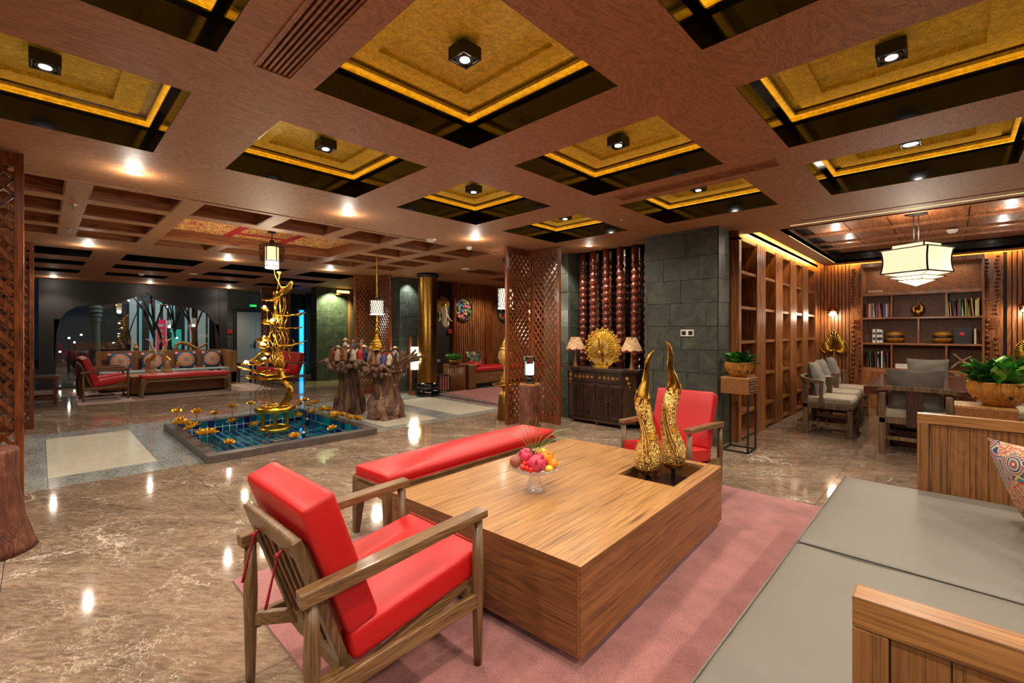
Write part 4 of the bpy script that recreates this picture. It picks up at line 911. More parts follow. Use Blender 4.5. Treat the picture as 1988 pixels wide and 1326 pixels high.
# side table with planter near pillar, and its twin at the far right
def leafmesh(w, l):
    b = MB()
    def fn(u, v):
        x = (2*u-1); s = v; ww = w*math.sin(PI*min(1, s**.8*.98+.02))*(1-.3*s); return (x*ww, l*s, -.25*l*s*s+.18*w*abs(x))
    b.grid(fn, 4, 6); return b
leafproto = {}
def plant(P, z, R_, n, mats, lmin, lmax, seed, up=.8):
    rr = random.Random(seed)
    for k in range(n):
        a = rr.random()*2*PI; el = rr.uniform(.15, 1.45)*up; L_ = rr.uniform(lmin, lmax); m = rr.choice(mats); key = (m, round(L_/.02))
        r0 = R_*rr.random()**.5*.8; z0 = z+rr.random()*lmax*.8*up*(1.1-r0/R_*.6)
        rot = Matrix.Rotation(a-PI/2, 4, 'Z') @ Matrix.Rotation(el, 4, 'X') @ Matrix.Rotation(rr.uniform(-.5,.5), 4, 'Y')
        if key not in leafproto: leafproto[key] = leafmesh(L_*.36, L_).build('leaf', M[m], P, True); o = leafproto[key]
        else: o = bpy.data.objects.new('leaf', leafproto[key].data); COL.objects.link(o); o.parent = P
        o.matrix_local = MT(math.cos(a)*r0, math.sin(a)*r0, z0) @ rot
    b = MB()
    for k in range(max(6, n//4)):
        a = rr.random()*6.28; b.tube([(0,0,z-.05),(math.cos(a)*R_*.4, math.sin(a)*R_*.4, z+.05)], .003, 5)
    b.build('stems', M['leafd'], P)
def wood_pot(t, r, h):
    n = 20; b = MB(); prof = [(.45*r,0),(.5*r,.004),(.72*r,.2*h),(.93*r,.5*h),(r,.75*h),(.97*r,.97*h),(.99*r,1.03*h),(.9*r,1.0*h),(.85*r,.8*h),(.3*r,.75*h)]
    b.lathe(prof, n); 
    for i, v in enumerate(b.v): 
        a = math.atan2(v[1], v[0]); k = 1+.035*math.sin(a*7)+.02*math.sin(a*13+v[2]*20); b.v[i] = (v[0]*k, v[1]*k, v[2]+(.02*h*math.sin(a*9) if v[2] > .9*h else 0))
    b.build('pot', M['bowlw'], t, True); b = MB()
    for k in range(9):
        a = k*.7; z = h*(.35+.3*((k*37) % 10)/10); rr_ = r*(.9 if z > .4*h else .82)*.98; b.M = MT(math.cos(a)*rr_, math.sin(a)*rr_, z) @ RZ(a); b.ball((0,0,0), .011*r/.1, 8, (.25,.8,1.5))
    b.M = None; b.build('knot_hole', M['blackm'], t, True)
def side_table(label, x, y, rz=0):
    t = thing('plant_stand', label, 'side table', (x, y, 0), rz, 'wooden plant stands on black frames'); w = .15
    b = MB()
    for sx in (-1,1):
        for sy in (-1,1): MB().box(sx*w, sy*w, 0, sx*(w-.018), sy*(w-.018), .68).build('leg', M['blackm'], t)
    frame4(MB(), 2*w-.036, 2*w-.036, 0.0, .018, .018).build('foot_frame', M['blackm'], t)
    MB().box(-w-.005,-w-.005,.68,w+.005,w+.005,.855).build('box', M['teakside'], t, bev=.002); MB().box(-w-.006,-w-.008,.855,w+.006,w+.008,.87).build('top', M['teak'], t, bev=.002)
    for z in (.705,.735,.765,.795,.825):
        MB().box(-w+.02, -w-.012, z, w-.02, -w-.004, z+.016).build('louvre', M['teakside'], t, bev=.002)
    MB().box(-w+.015,-w-.0062,.695,w-.015,-w-.004,.845).build('louvre_back', M['blackm'], t)
    return t
side_table('wooden box plant stand on black legs beside the slate pillar', 5.79, 1.83); 
t = thing('potted_plant', 'green leafy plant in a carved wooden bowl beside the slate pillar', 'plant', (5.79, 1.83, .87), 0, 'plants in driftwood bowls'); wood_pot(t, .155, .17); plant(t, .14, .13, 130, ['leaf','leafd','leaf'], .07, .14, 3, .85)
side_table('wooden box plant stand behind the daybed at the right edge', 4.78, -.17)
t = thing('potted_plant', 'large green leafy plant in a carved wooden bowl at the right edge', 'plant', (4.79, -.24, .87), 0, 'plants in driftwood bowls'); wood_pot(t, .17, .17); plant(t, .15, .15, 150, ['leaf','leafd','leafl','leaf','leafd'], .08, .17, 5, .95)
# ------------------------------------------------------------------ lattice screens
LOCK = {}
def lattice_panel(parent, p0, p1, Hs=2.69, ph=.095, pv=.120):
    p0, p1 = Vector(p0), Vector(p1); d = p1-p0; W = d.length; ang = math.atan2(d.y, d.x); key = round(W, 3)
    if key not in LOCK:
        parts = []; fw = .05; z0, z1 = .11, Hs-.1; x0, x1 = fw, W-fw; A = [] 
        parts.append(MB().box(0,-.022,0,fw,.022,Hs).build('post', M['screen'], parent, bev=.003)); parts.append(MB().box(W-fw,-.022,0,W,.022,Hs).build('post', M['screen'], parent, bev=.003))
        parts.append(MB().box(fw,-.02,0,W-fw,.02,z0).build('bottom_rail', M['screen'], parent, bev=.003)); parts.append(MB().box(fw,-.02,z1,W-fw,.02,Hs).build('top_rail', M['screen'], parent, bev=.003))
        m = pv/ph; w = x1-x0; h = z1-z0; t0 = -w*m
        c = t0
        while c < h:
            # line z = c + m*(x)   in local 0..w
            xa = max(0, -c/m); xb_ = min(w, (h-c)/m)
            if xb_-xa > .02:
                for s in (0, 1):
                    a = (x0+xa, z0+c+m*xa); b_ = (x0+xb_, z0+c+m*xb_)
                    if s: a = (x1-xa, a[1]); b_ = (x1-xb_, b_[1])
                    yy = -.007 if s else .007
                    parts.append(MB().bar((a[0],yy,a[1]),(b_[0],yy,b_[1]),.026,.012,up=(0,1,0)).build('slat', M['screen'], parent))
            c += pv*1.0
        LOCK[key] = parts
        mm = MT(p0.x, p0.y, 0) @ RZ(ang)
        for o in parts: o.matrix_local = mm
    else:
        mm = MT(p0.x, p0.y, 0) @ RZ(ang)
        for q in LOCK[key]: o = inst(q, q.name.split('.')[0], parent, (0,0,0)); o.matrix_local = mm
def Lscreen(label, a, b_, c):
    o = Vector((b_[0], b_[1], 0)); t = thing('lattice_screen', label, 'screen', o, 0, 'redwood diamond lattice screens')
    lattice_panel(t, Vector((a[0],a[1],0))-o, Vector((0,0,0))); lattice_panel(t, Vector((0,0,0)), Vector((c[0],c[1],0))-o)
Lscreen('redwood diamond lattice corner screen behind the log pedestal', (4.88,4.84), (5.46,4.84), (5.46,4.26))
Lscreen('redwood diamond lattice corner screen behind the root tables and gold stupa', (4.88,9.62), (5.46,9.62), (5.46,9.04))
Lscreen('redwood diamond lattice corner screen far behind the gold lotus sculpture', (4.42,14.3), (5.00,14.3), (5.0,13.72))
Lscreen('redwood diamond lattice screen cut by the left edge of the picture', (-.08,4.86), (-.66,4.86), (-.66,4.28))
Lscreen('farther redwood lattice screen at left, seen past the near one', (-.06,9.58), (-.64,9.58), (-.64,9.0))
# curved wooden stump at left edge
t = thing('wood_stump', 'flared reddish wooden stump standing at the left edge', 'stump', (-.25, 4.40, 0))
b = MB().lathe([(.25,0),(.24,.04),(.205,.2),(.18,.42),(.172,.64),(.165,.66)], 24, (0,0,0)); b.v = [(v[0]+.10*(v[2]-.4)**2-.02, v[1]-.05*v[2], v[2]) for v in b.v]; b.build('trunk', M['log'], t, True)
# log pedestal with lamp
t = thing('log_pedestal', 'round polished log pedestal in front of the lattice screen', 'pedestal', (4.70, 4.20, 0)); b = MB().lathe([(.145,0),(.148,.1),(.146,.4),(.148,.66),(.14,.685)], 28)
b.v = [(v[0]*(1+.03*math.sin(5*math.atan2(v[1],v[0]))), v[1]*(1+.03*math.sin(5*math.atan2(v[1],v[0]))), v[2]) for v in b.v]; b.build('trunk', M['log'], t, True); MB().lathe([(.14,.685),(.138,.692)], 28).build('cut_face', M['bowlw'], t)
t = thing('candle_lamp', 'black based lamp with clear cylinder and white candle on the log', 'lamp', (4.70, 4.20, .692)); MB().lathe([(.075,0),(.078,.015),(.05,.03),(.035,.04),(.06,.055),(.075,.07),(.05,.085),(.03,.095),(.06,.11),(.062,.118)], 24).build('base', M['blackg'], t, True)
MB().lathe([(.056,.12),(.056,.26)], 20).build('candle', M['candle'], t); 
b = MB().lathe([(.078,.118),(.078,.375)], 28, cap=False); b.build('glass_shade', M['pane'], t, True); b = MB()
for z in (.122,.372): b.torus((0,0,z), .078, .003, 24, 6)
for k in range(4): a = k*PI/2+.3; b.bar((.078*math.cos(a),.078*math.sin(a),.12),(.078*math.cos(a),.078*math.sin(a),.372),.004,.004)
b.build('wire_frame', M['blackm'], t); light('POINT', (4.70,4.20,1.12), 3, (1,.9,.75), size=.04)
# mushroom table with gold urn
t = thing('mushroom_table', 'bronze table with a tapered foot and wide top partly hidden by the lattice', 'table', (5.20, 5.16, 0)); MB().lathe([(.15,0),(.15,.01),(.13,.15),(.11,.4),(.075,.47),(.05,.5),(.12,.52),(.20,.55),(.22,.565),(.22,.575),(.01,.578)], 32).build('body', M['brass'], t, True)
t = thing('gold_urn', 'tall gold tiered urn on the mushroom table', 'urn', (5.20, 5.16, .578)); MB().lathe([(.09,0),(.09,.03),(.07,.05),(.085,.09),(.06,.12),(.03,.2),(.04,.25),(.03,.28),(.05,.3),(.10,.34),(.125,.42),(.12,.5),(.09,.55),(.10,.57),(.07,.60),(.05,.64),(.055,.66),(.03,.69),(.02,.74),(.001,.80)], 28).build('body', M['goldfine'], t, True)
b = MB()
for z, r in ((.03,.092),(.09,.088),(.34,.105),(.55,.098),(.60,.075)): b.torus((0,0,z), r, .007, 28, 6)
b.build('ring_trim', M['goldpaint'], t, True)
M['drum'] = emis('drum_diffuser', (255,236,210), .75)
def drum_lamp(label, x, y, z0, z1, r, cord, hat=False):
    t = thing('pendant_lamp', label, 'pendant lamp', (x, y, 0), 0, 'white mesh drum pendant lamps')
    MB().lathe([(r*.93,z0+.01),(r*.93,z1-.01)], 28, cap=False).build('diffuser', M['drum'], t, True)
    b = MB(); N = 18
    for k in range(N):
        for s in (-1, 1):
            pts = []
            for j in range(7): a = 2*PI*k/N+s*j*.13; pts.append((r*math.cos(a), r*math.sin(a), lerp(z0, z1, j/6)))
            b.tube(pts, .0042, 4, False)
    b.build('wire_mesh', M['blackm'], t); o = b = MB(); b.torus((0,0,z0), r, .005, 28, 6).torus((0,0,z1), r, .005, 28, 6); b.bar((-r,0,z1),(r,0,z1),.008,.008).bar((0,-r,z1),(0,r,z1),.008,.008); b.build('rim', M['white'], t)
    MB().cyl(0,0,z1-.01,z1+.06,.02,12).build('cap', M['blackm'], t)
    MB().cyl(0,0,z1+.06,2.69,cord,10).build('cord_sleeve', M['goldpaint'] if cord > .01 else M['blackm'], t); 
    if hat: MB().ball((0,0,2.55),.06,14,(1,1,.9)).build('canopy', M['blackm'], t, True)
    light('POINT', (x, y, z0-.05), 9, (1,.88,.7), size=.06)
drum_lamp('white mesh drum lamp hanging over the gold stupa', 3.95, 6.98, 1.70, 1.93, .115, .013)
drum_lamp('white mesh drum lamp on a black stem half hidden by the near lattice screen', 5.20, 5.16, 1.78, 2.09, .13, .009, True)
# ------------------------------------------------------------------ console, peacock, spindles
K = thing('console_cabinet', 'dark carved console cabinet with fluted doors under the peacock', 'cabinet', (5.99, 3.86, 0)); D = M['dark']
MB().box(-.16,-.44,.06,.17,.44,.80).build('carcass', D, K, bev=.003)
for s in (-1,1):      # slanted side wings
    MB().hexa([(-.16,s*.44,.07),(.17,s*.44,.07),(.17,s*.60,.07),(-.04,s*.60,.07)] if s > 0 else [(-.04,-.60,.07),(.17,-.60,.07),(.17,-.44,.07),(-.16,-.44,.07)], [(-.16,s*.44,.80),(.17,s*.44,.80),(.17,s*.60,.80),(-.04,s*.60,.80)] if s > 0 else [(-.04,-.60,.80),(.17,-.60,.80),(.17,-.44,.80),(-.16,-.44,.80)]).build('wing', D, K, bev=.003)
b = MB(); pl = [(-.20,-.46),(-.07,-.66),(.2,-.66),(.2,.66),(-.07,.66),(-.20,.46)]
for z0, z1, k in ((.80,.82,.97),(.82,.86,1.0)):
    n = len(pl); b.add([(x*k,y*k,z0) for x,y in pl]+[(x*k,y*k,z1) for x,y in pl], [tuple(range(n-1,-1,-1)), tuple(range(n,2*n))]+[(i,(i+1)%n,(i+1)%n+n,i+n) for i in range(n)])
b.build('top', D, K, bev=.006); MB().box(-.18,-.46,.045,.17,.46,.085).build('base_moulding', D, K, bev=.006)
for i, yc in enumerate((.33,.11,-.11,-.33)):
    dr = MB().box(-.176,yc-.105,.10,-.16,yc+.105,.62).build('door', D, K, bev=.003)
    MB().box(-.184,yc-.075,.57,-.175,yc+.075,.60).box(-.184,yc-.075,.12,-.175,yc+.075,.145).box(-.184,yc-.09,.12,-.175,yc-.072,.60).box(-.184,yc+.072,.12,-.175,yc+.09,.60).build('door_moulding', D, dr, bev=.002)
    b = MB()
    for k in range(9): b.box(-.181, yc-.066+.0165*k-.0045, .15, -.172, yc-.066+.0165*k+.0045, .565)
    b.build('fluting', D, dr)
    if i % 2 == 0: MB().ball((-.195,yc-.095,.37),.016,10).box(-.188,yc-.11,.35,-.18,yc-.08,.39).build('knob', M['blackg'], dr, True)
    else: MB().ball((-.195,yc+.095,.37),.016,10).box(-.188,yc+.08,.35,-.18,yc+.11,.39).build('knob', M['blackg'], dr, True)
for yc in (.22,-.22):
    dr = MB().box(-.172,yc-.21,.645,-.158,yc+.21,.785).build('drawer', D, K, bev=.003)
    for k in range(5):
        y = yc+.15-.075*k; m = M['brownstat'] if k % 2 == 0 else M['goldpaint']
        if k % 2 == 0: MB().ball((-.176,y,.715),.021,10,(.5,1,1)).build('round_boss', m, dr, True)
        else:
            b = MB()
            for q in range(5): a = q*2*PI/5; b.ball((-.178,y+.018*math.cos(a),.715+.018*math.sin(a)),.010,8,(.6,1,1))
            b.build('flower_boss', M['goldpaint'], dr, True)
for s in (-1,1): MB().ball((-.12,s*.50,.73),.03,10).ball((-.11,s*.52,.66),.024,10).ball((-.10,s*.53,.61),.016,8).ball((-.10,s*.53,.57),.010,8).build('corner_carving', M['goldfine'], K, True)
for x, y in ((-.14,-.42),(-.14,.42),(.13,-.5),(.13,.5),(-.14,0)): MB().ball((x,y,.03),.034,10,(1,1,.85)).build('foot', D, K, True)
for k, y in enumerate((4.38, 4.14, 3.90, 3.65, 3.40, 3.19)):
    t = thing('turned_spindle', '%s of the six turned redwood spindles counted from the left' % ordn[k], 'spindle', (6.16 if k else 6.22, y, .86 if True else 0), 0, 'turned spindles behind the console'); 
    prof = [(.05,0),(.05,.04)]; z = .04; q = 0
    while z < 1.6:
        prof += [(.046,z),(.051,z+.006),(.045,z+.014),(.057,z+.026),(.065,z+.050),(.058,z+.074),(.046,z+.096)] if q % 3 else [(.046,z),(.054,z+.008),(.060,z+.02),(.062,z+.07),(.050,z+.088),(.046,z+.10)]
        z += .104; q += 1
    prof += [(.05,z+.02),(.054,z+.06),(.05,1.838)]
    MB().lathe(prof, 24).build('shaft', M['spin'], t, True)
P = thing('peacock_ornament', 'gold fanned peacock ornament on the dark console', 'ornament', (5.90, 3.80, .86), 0)
MB().box(-.06,-.14,0,.06,.14,.035).build('base', M['goldpaint'], P, bev=.004); MB().box(-.045,-.09,.035,.045,.09,.085).build('upper_base', M['goldpaint'], P, bev=.004)
MB().tube([(0,0,.08),(0,0,.28)], .014, 8).build('stem', M['gold'], P)
b = MB().ball((-.07,0,.22),.045,14,(1,1,1.5)).tube(spl([(-.075,0,.26),(-.10,.0,.33),(-.09,0,.39),(-.10,0,.43)],4), radl([.028,.018,.013,.014],13), 10).ball((-.102,0,.435),.018,10).tube([(-.11,0,.435),(-.14,0,.428)],[.007,.001],6); b.build('body', M['gold'], P, True)
fe = None; C0 = (0,0,.20)
for ring, (n, r0, r1, wz) in enumerate(((31,.12,.35,.0),(25,.09,.28,.016),(19,.09,.21,.03))):
    for k in range(n):
        a = lerp(-.66, PI+.66, k/(n-1)); 
        if fe is None or ring != fe[1]:
            b = MB().tube([(0,0,.02),(0,0,r1*.82)], [.003,.006], 5); b.torus((0,0,r1*.88), .016, .005, 12, 6, 1, 1.0, Matrix.Rotation(PI/2,3,'Y')); b.ball((0,0,r1*.88), .009, 8); fo = b.build('feather', M['goldpaint'], P, True); fe = (fo, ring)
        else: fo = inst(fe[0], 'feather', P, (0,0,0))
        fo.location = (-wz-.004*(k % 2), 0, .285); fo.rotation_euler = (a-PI/2, 0, 0); sc_ = 1.0 if k % 2 else .93; fo.scale = (1, 1, sc_)
b = MB()
for k in range(48):
    a = lerp(-.8, PI+.8, k/47); b.tube([(-.03,0,.285),(-.04-.006*(k%2), math.cos(a)*.14, .285+math.sin(a)*.14)], [.003,.005], 5)
b2 = MB(); b2.M = MT(.006,0,.285) @ RY(PI/2) ; b2.lathe([(.27,0),(.27,.006)], 32); b2.build('fan_disc', M['goldfine'], P)
o = b.build('inner_feathers', M['goldfine'], P, True); o['kind'] = 'stuff'
def floral_lamp(label, y):
    t = thing('table_lamp', label, 'lamp', (5.90, y, .86), 0, 'floral shade lamps on the console'); MB().lathe([(.045,0),(.045,.012),(.025,.02),(.028,.05),(.02,.08),(.014,.15),(.011,.22),(.009,.28)], 14).build('base', M['brownstat'], t, True)
    b = MB(); n = 32; vs = []
    for j in range(7):
        z = .47-.03*j*1.0; r = lerp(.07,.145,(j/6)**1.2)
        for i in range(n): a = 2*PI*i/n; k = 1+.05*(j/6)*abs(math.sin(a*4)); vs.append((r*k*math.cos(a), r*k*math.sin(a), z-(.022*abs(math.sin(a*4)) if j == 6 else 0)))
    b.add(vs, [(j*n+i, j*n+(i+1)%n, (j+1)*n+(i+1)%n, (j+1)*n+i) for j in range(6) for i in range(n)]); b.build('lamp_shade', M['floral'], t, True); b = MB()
    for i in range(32): a = 2*PI*i/32; b.tube([(.145*math.cos(a),.145*math.sin(a),.285),(.146*math.cos(a),.146*math.sin(a),.25)], .0025, 4)
    b.build('fringe', M['crimson'], t); MB().torus((0,0,.47),.071,.005,24,6).build('shade_ring', M['dark'], t); MB().ball((0,0,.35),.02,8).build('bulb', M['candle'], t, True)
def floral():
    n = NT('floral_shade'); v = n.coord('Object'); vo = n.new('ShaderNodeTexVoronoi', {'Vector': v, 'Scale': 62.0}); d = vo.outputs['Distance']; f = n.noise(v, 90, 3)
    col = n.ramp(n.math('ADD', n.math('MULTIPLY', d, .7), n.math('MULTIPLY', f, .3)), [(.2, s2l((236,200,150))), (.42, s2l((170,120,66))), (.55, s2l((84,52,30))), (.75, s2l((220,190,150)))]); n.set(col=col, rough=.8, ec=col, es=.35); return n.m
M['floral'] = floral()
floral_lamp('floral shaded lamp left of the gold peacock', 4.30); floral_lamp('floral shaded lamp right of the gold peacock, beside the pillar', 3.31)
# switch plates
def plate(label, x, y, z, n, ax, group):
    t = thing('switch_plate', label, 'switch', (x, y, z), 0 if ax == 'x' else PI/2, group)
    for k in range(n):
        c = (k-(n-1)/2)*.086; MB().box(-.012,c-.042,-.042,0,c+.042,.042).build('plate', M['white'], t, bev=.002); MB().box(-.016,c-.026,-.026,-.012,c+.026,.026).build('rocker', M['blackm'], t, bev=.001)
plate('double switch plate with dark rockers on the slate pillar', 5.738, 2.43, 1.39, 2, 'x', None); plate('double switch plate on the dark pier far behind the root table', 6.49, 13.15, 1.3, 2, 'x', None)
# ------------------------------------------------------------------ lotus pool
Pl = thing('lotus_pool', 'rectangular blue mosaic pool with stone rim set in the floor', 'pool', (0,0,0))
cw = .105
for x0,y0,x1,y1 in ((PX0,PY0,PX1,PY0+cw),(PX0,PY1-cw,PX1,PY1),(PX0,PY0+cw,PX0+cw,PY1-cw),(PX1-cw,PY0+cw,PX1,PY1-cw)):
    MB().box(x0,y0,-.3,x1,y1,.0).build('pool_shell', M['tgrout'], Pl)
MB().box(PX0,PY0,-.34,PX1,PY1,-.28).build('pool_base', M['tgrout'], Pl)
for x0,y0,x1,y1 in ((PX0-.02,PY0-.02,PX1+.02,PY0+cw),(PX0-.02,PY1-cw,PX1+.02,PY1+.02),(PX0-.02,PY0+cw,PX0+cw,PY1-cw),(PX1-cw,PY0+cw,PX1+.02,PY1-cw)):
    MB().box(x0+.001,y0+.001,0,x1-.001,y1-.001,.085).build('curb_stone', M['curb'], Pl, bev=.006)
ix0, ix1, iy0, iy1 = PX0+cw, PX1-cw, PY0+cw, PY1-cw; ZB = -.26
pf = (1.78, 6.05, ix1, iy1-.0, -.10)       # raised platform
MB().box(pf[0], pf[1], -.3, pf[2], pf[3], pf[4]-.006).build('pool_step', M['tgrout'], Pl)
mats = [M['tA'], M['tB'], M['tC'], M['tD']]; R = random.Random(5)
def mosaic(o, u, v, w, h, nrm, ts=.097, g=.012):
    o, u, v, nrm = map(Vector, (o, u, v, nrm)); b = MB(); nu = max(1, round(w/ts)); nv = max(1, round(h/ts)); du, dv = w/nu, h/nv
    for i in range(nu):
        for j in range(nv):
            b.cur = R.choice((0,0,1,1,1,2,2,3,3)); a = o+u*(i*du+g/2)+v*(j*dv+g/2); p = [a, a+u*(du-g), a+u*(du-g)+v*(dv-g), a+v*(dv-g)]; q = [x+nrm*.005 for x in p]
            b.add(p+q, [(4,5,6,7),(0,1,5,4),(1,2,6,5),(2,3,7,6),(3,0,4,7)] if u.cross(v).dot(nrm) > 0 else [(7,6,5,4),(4,5,1,0),(5,6,2,1),(6,7,3,2),(7,4,0,3)])
    ob = b.build('mosaic_tiles', mats, Pl); ob['kind'] = 'stuff'
Xv, Yv, Zv = (1,0,0), (0,1,0), (0,0,1)
mosaic((ix0,iy1,ZB), Xv, Zv, ix1-ix0, .335, (0,-1,0)); mosaic((ix1,iy0,ZB), Yv, Zv, iy1-iy0, .335, (-1,0,0)); mosaic((ix0,iy0,ZB), Xv, Zv, ix1-ix0, .335, (0,1,0)); mosaic((ix0,iy0,ZB), Yv, Zv, iy1-iy0, .335, (1,0,0))
mosaic((ix0,iy0,ZB-.02), Xv, Yv, ix1-ix0, iy1-iy0, (0,0,1)); mosaic((pf[0],pf[1],pf[4]-.006), Xv, Yv, pf[2]-pf[0], pf[3]-pf[1], (0,0,1)); mosaic((pf[0],pf[1],ZB), Xv, Zv, pf[2]-pf[0], .155, (0,-1,0)); mosaic((pf[0],pf[1],ZB), Yv, Zv, pf[3]-pf[1], .155, (-1,0,0))
wt = MB().box(ix0+.006, iy0+.006, -.075, ix1-.006, iy1-.006, -.07).build('water', M['water']); tag(wt, 'clear still water filling the blue mosaic pool', 'water'); wt['kind'] = 'stuff'
# lotus flowers
def lotus_bloom(R0, seed, openk=1.0):
    b = MB()
    for ring, (n, L_, el, wd) in enumerate(((7, R0, .35*openk, .45), (7, R0*.9, .75*openk, .42), (5, R0*.62, 1.2, .36))):
        for k in range(n):
            a = 2*PI*(k+.5*ring)/n; 
            def fn(u, v, a=a, L_=L_, el=el, wd=wd):
                s = v; x = (2*u-1)*wd*L_*math.sin(PI*min(.98, .12+s*.88))**.8; e = el*(1+.5*s); r = L_*s*math.cos(e*.9)+.006; z = L_*s*math.sin(e*.9)+.12*abs(2*u-1)*L_*.5
                return (math.cos(a)*r-math.sin(a)*x, math.sin(a)*r+math.cos(a)*x, z)
            b.sheet(fn, 3, 4, (0,0,.002))
    b.ball((0,0,.015), R0*.2, 8, (1,1,.7)); return b
LB = None
flowers = []
def lotus(x, y, zb, zt, label, group, r=.085):
    global LB
    t = thing('lotus_flower', label, 'lotus ornament', (x, y, zb), random.random()*6, group); h = zt-zb-.045
    if LB is None: LB = lotus_bloom(.085, 1).build('bloom', M['goldpaint'], t, True); o = LB
    else: o = inst(LB, 'bloom', t, (0,0,0))
    o.location = (0,0,h); s = r/.085*random.uniform(.92,1.1); o.scale = (s,s,s*random.uniform(.85,1.1)); o.rotation_euler = (random.uniform(-.25,.25), random.uniform(-.25,.25), 0)
    MB().tube([(0,0,0),(0,0,h+.01)], .0035, 6).build('stem', M['brass'], t)
    if h > .06 or True: MB().lathe([(.03,0),(.03,.003)], 12).build('foot_plate', M['brass'], t)
rz_ = .085
far = [(1.37,8.04,.26),(1.61,8.03,.22),(1.84,8.04,.17),(2.07,8.03,.24),(2.33,8.04,.26),(2.60,8.04,.19),(2.86,8.05,.18),(3.08,8.04,.17)]
for k, (x,y,z) in enumerate(far): lotus(x, y, rz_, z+.03, 'gold lotus on the far rim of the pool, %s from the left' % ordn[k], 'gold lotus flowers on the far rim')
lf = [(1.36,7.75,.17),(1.34,7.34,.18),(1.37,6.98,.2),(1.31,6.85,.2),(1.34,6.4,.19),(1.37,6.16,.24),(1.30,7.56,.16)]
lf.sort(key=lambda q: q[1])
for k, (x,y,z) in enumerate(lf): lotus(x, y, rz_, z+.035, 'gold lotus on the left rim of the pool, %s from the near corner' % ordn[k], 'gold lotus flowers on the left rim')
rt = [(3.12,7.9,.25),(3.11,7.72,.18),(3.13,7.5,.24),(3.12,7.2,.17),(3.13,7.0,.18),(3.12,6.75,.15),(3.13,6.5,.17),(3.12,6.28,.16),(3.12,6.05,.17)]
rt = rt[::-1]
for k, (x,y,z) in enumerate(rt): lotus(x, y, rz_, z+.03, 'gold lotus on the right rim of the pool, %s from the near corner' % ordn[k], 'gold lotus flowers on the right rim')
ins = [(1.62,6.42,-.27,.02,'in the deep near left part of the pool'),(1.95,7.55,-.10,.09,'in the pool, behind left of the sculpture foot'),(2.0,6.75,-.10,.14,'in the pool, left in front of the sculpture foot'),(2.35,6.3,-.10,.0,'in the pool directly in front of the sculpture foot'),(2.85,6.25,-.10,.04,'in the pool near the right front corner'),(2.72,7.15,-.10,.12,'in the pool right of the sculpture foot, nearer one'),(2.95,7.2,-.10,.14,'in the pool right of the sculpture foot, farther one'),(3.0,6.55,-.10,.13,'in the pool before the right wall')]
for x,y,zb,z,l in ins: lotus(x, y, zb, z+.04, 'gold lotus '+l, 'gold lotus flowers standing in the water')
for x, y, z0, l in ((1.58,6.5,-.27,'left'),(2.55,6.5,-.10,'middle'),(2.98,7.45,-.10,'far right')):
    t = thing('pool_light', 'small dark cylindrical pool light, the %s one' % l, 'pool light', (x, y, z0), 0, 'pool lights'); MB().cyl(0,0,0,.09,.022,12).build('body', M['blackm'], t); MB().lathe([(.028,.09),(.03,.10),(.02,.125)],12).build('collar', M['chrome'], t); MB().cyl(0,0,.125,.2,.018,12).build('head', M['log'], t)
# lotus sculpture
LS = thing('lotus_sculpture', 'tall gold sculpture of lotus stems, leaves and lit flowers in the pool', 'sculpture', (2.40, 7.15, -.05))
b = MB().torus((0,0,.33), .23, .045, 36, 10).torus((0,0,.04), .19, .03, 36, 10); b.lathe([(.22,.30),(.22,.35)], 30); b.build('pedestal_ring', M['goldpaint'], LS, True)
for k in range(6):
    a = k*PI/3+.2; MB().lathe([(.03,.05),(.02,.09),(.028,.17),(.02,.25),(.032,.30)], 10, (.18*math.cos(a), .18*math.sin(a), 0)).build('pedestal_leg', M['goldpaint'], LS, True)
b = MB()
for k in range(16):
    a = k*PI/8; b.M = MT(.14*math.cos(a), .14*math.sin(a), .36) @ RZ(a) @ RY(-.5); b.ball((0,0,0), .055, 8, (1,.8,.35))
b.M = None; b.build('pedestal_leaves', M['goldpaint'], LS, True)
ry = Vector((math.sin(math.radians(46)), math.cos(math.radians(46)), 0))
def q3(o, z, dpt=0): return (rx.x*o+ry.x*dpt, rx.y*o+ry.y*dpt, z)
trunk = spl([q3(.10,.36),q3(.20,.50),q3(.21,.62),q3(.10,.78),q3(.04,.93)], 6); RR = random.Random(3); N = len(trunk)
for k in range(14):
    a = k*PI/7; tw = [p+Vector((math.cos(a+i*.12)*.035, math.sin(a+i*.12)*.035, 0))*(1+.6*abs(i/N-.6)) for i, p in enumerate(trunk)]
    MB().tube(tw, .012, 7).build('stem', M['gold'], LS, True)
for k in range(18):
    x0 = RR.uniform(-.02,.14); x1 = RR.uniform(-.14,.26); top = RR.choice((1.35,1.5,1.75,1.98,2.05)); ph = RR.uniform(0,6); dp = RR.uniform(-.06,.06)
    pts = [q3(lerp(x0,.06,0)+0*ph, .93, dp*.3)]
    for j in range(1, 8):
        z = lerp(.93, top, j/7); w = .05*math.sin(j*1.5+ph)*math.sin(PI*j/8+.2); pts.append(q3(lerp(x0, x1 if top < 1.9 else x1*.45, min(1, j/4))+w, z, dp))
    MB().tube(spl(pts, 4), .0065, 6).build('stem', M['goldpaint'], LS, True)
MB().tube(spl([q3(.02,1.95),q3(.08,2.1),q3(.0,2.28),q3(-.02,2.42)],5), .007, 6).tube(spl([q3(.03,2.08),q3(.05,2.2),q3(.06,2.3)],5), .006, 6).build('top_stem', M['goldpaint'], LS, True)
MB().lathe([(.005,0),(.04,.05),(.035,.06)], 10, q3(.06,2.28)).lathe([(.005,0),(.04,.04),(.035,.05)], 10, q3(-.02,2.40)).lathe([(.005,0),(.045,.05),(.04,.06)],10,q3(.11,2.06)).build('seed_pod', M['goldfine'], LS, True)
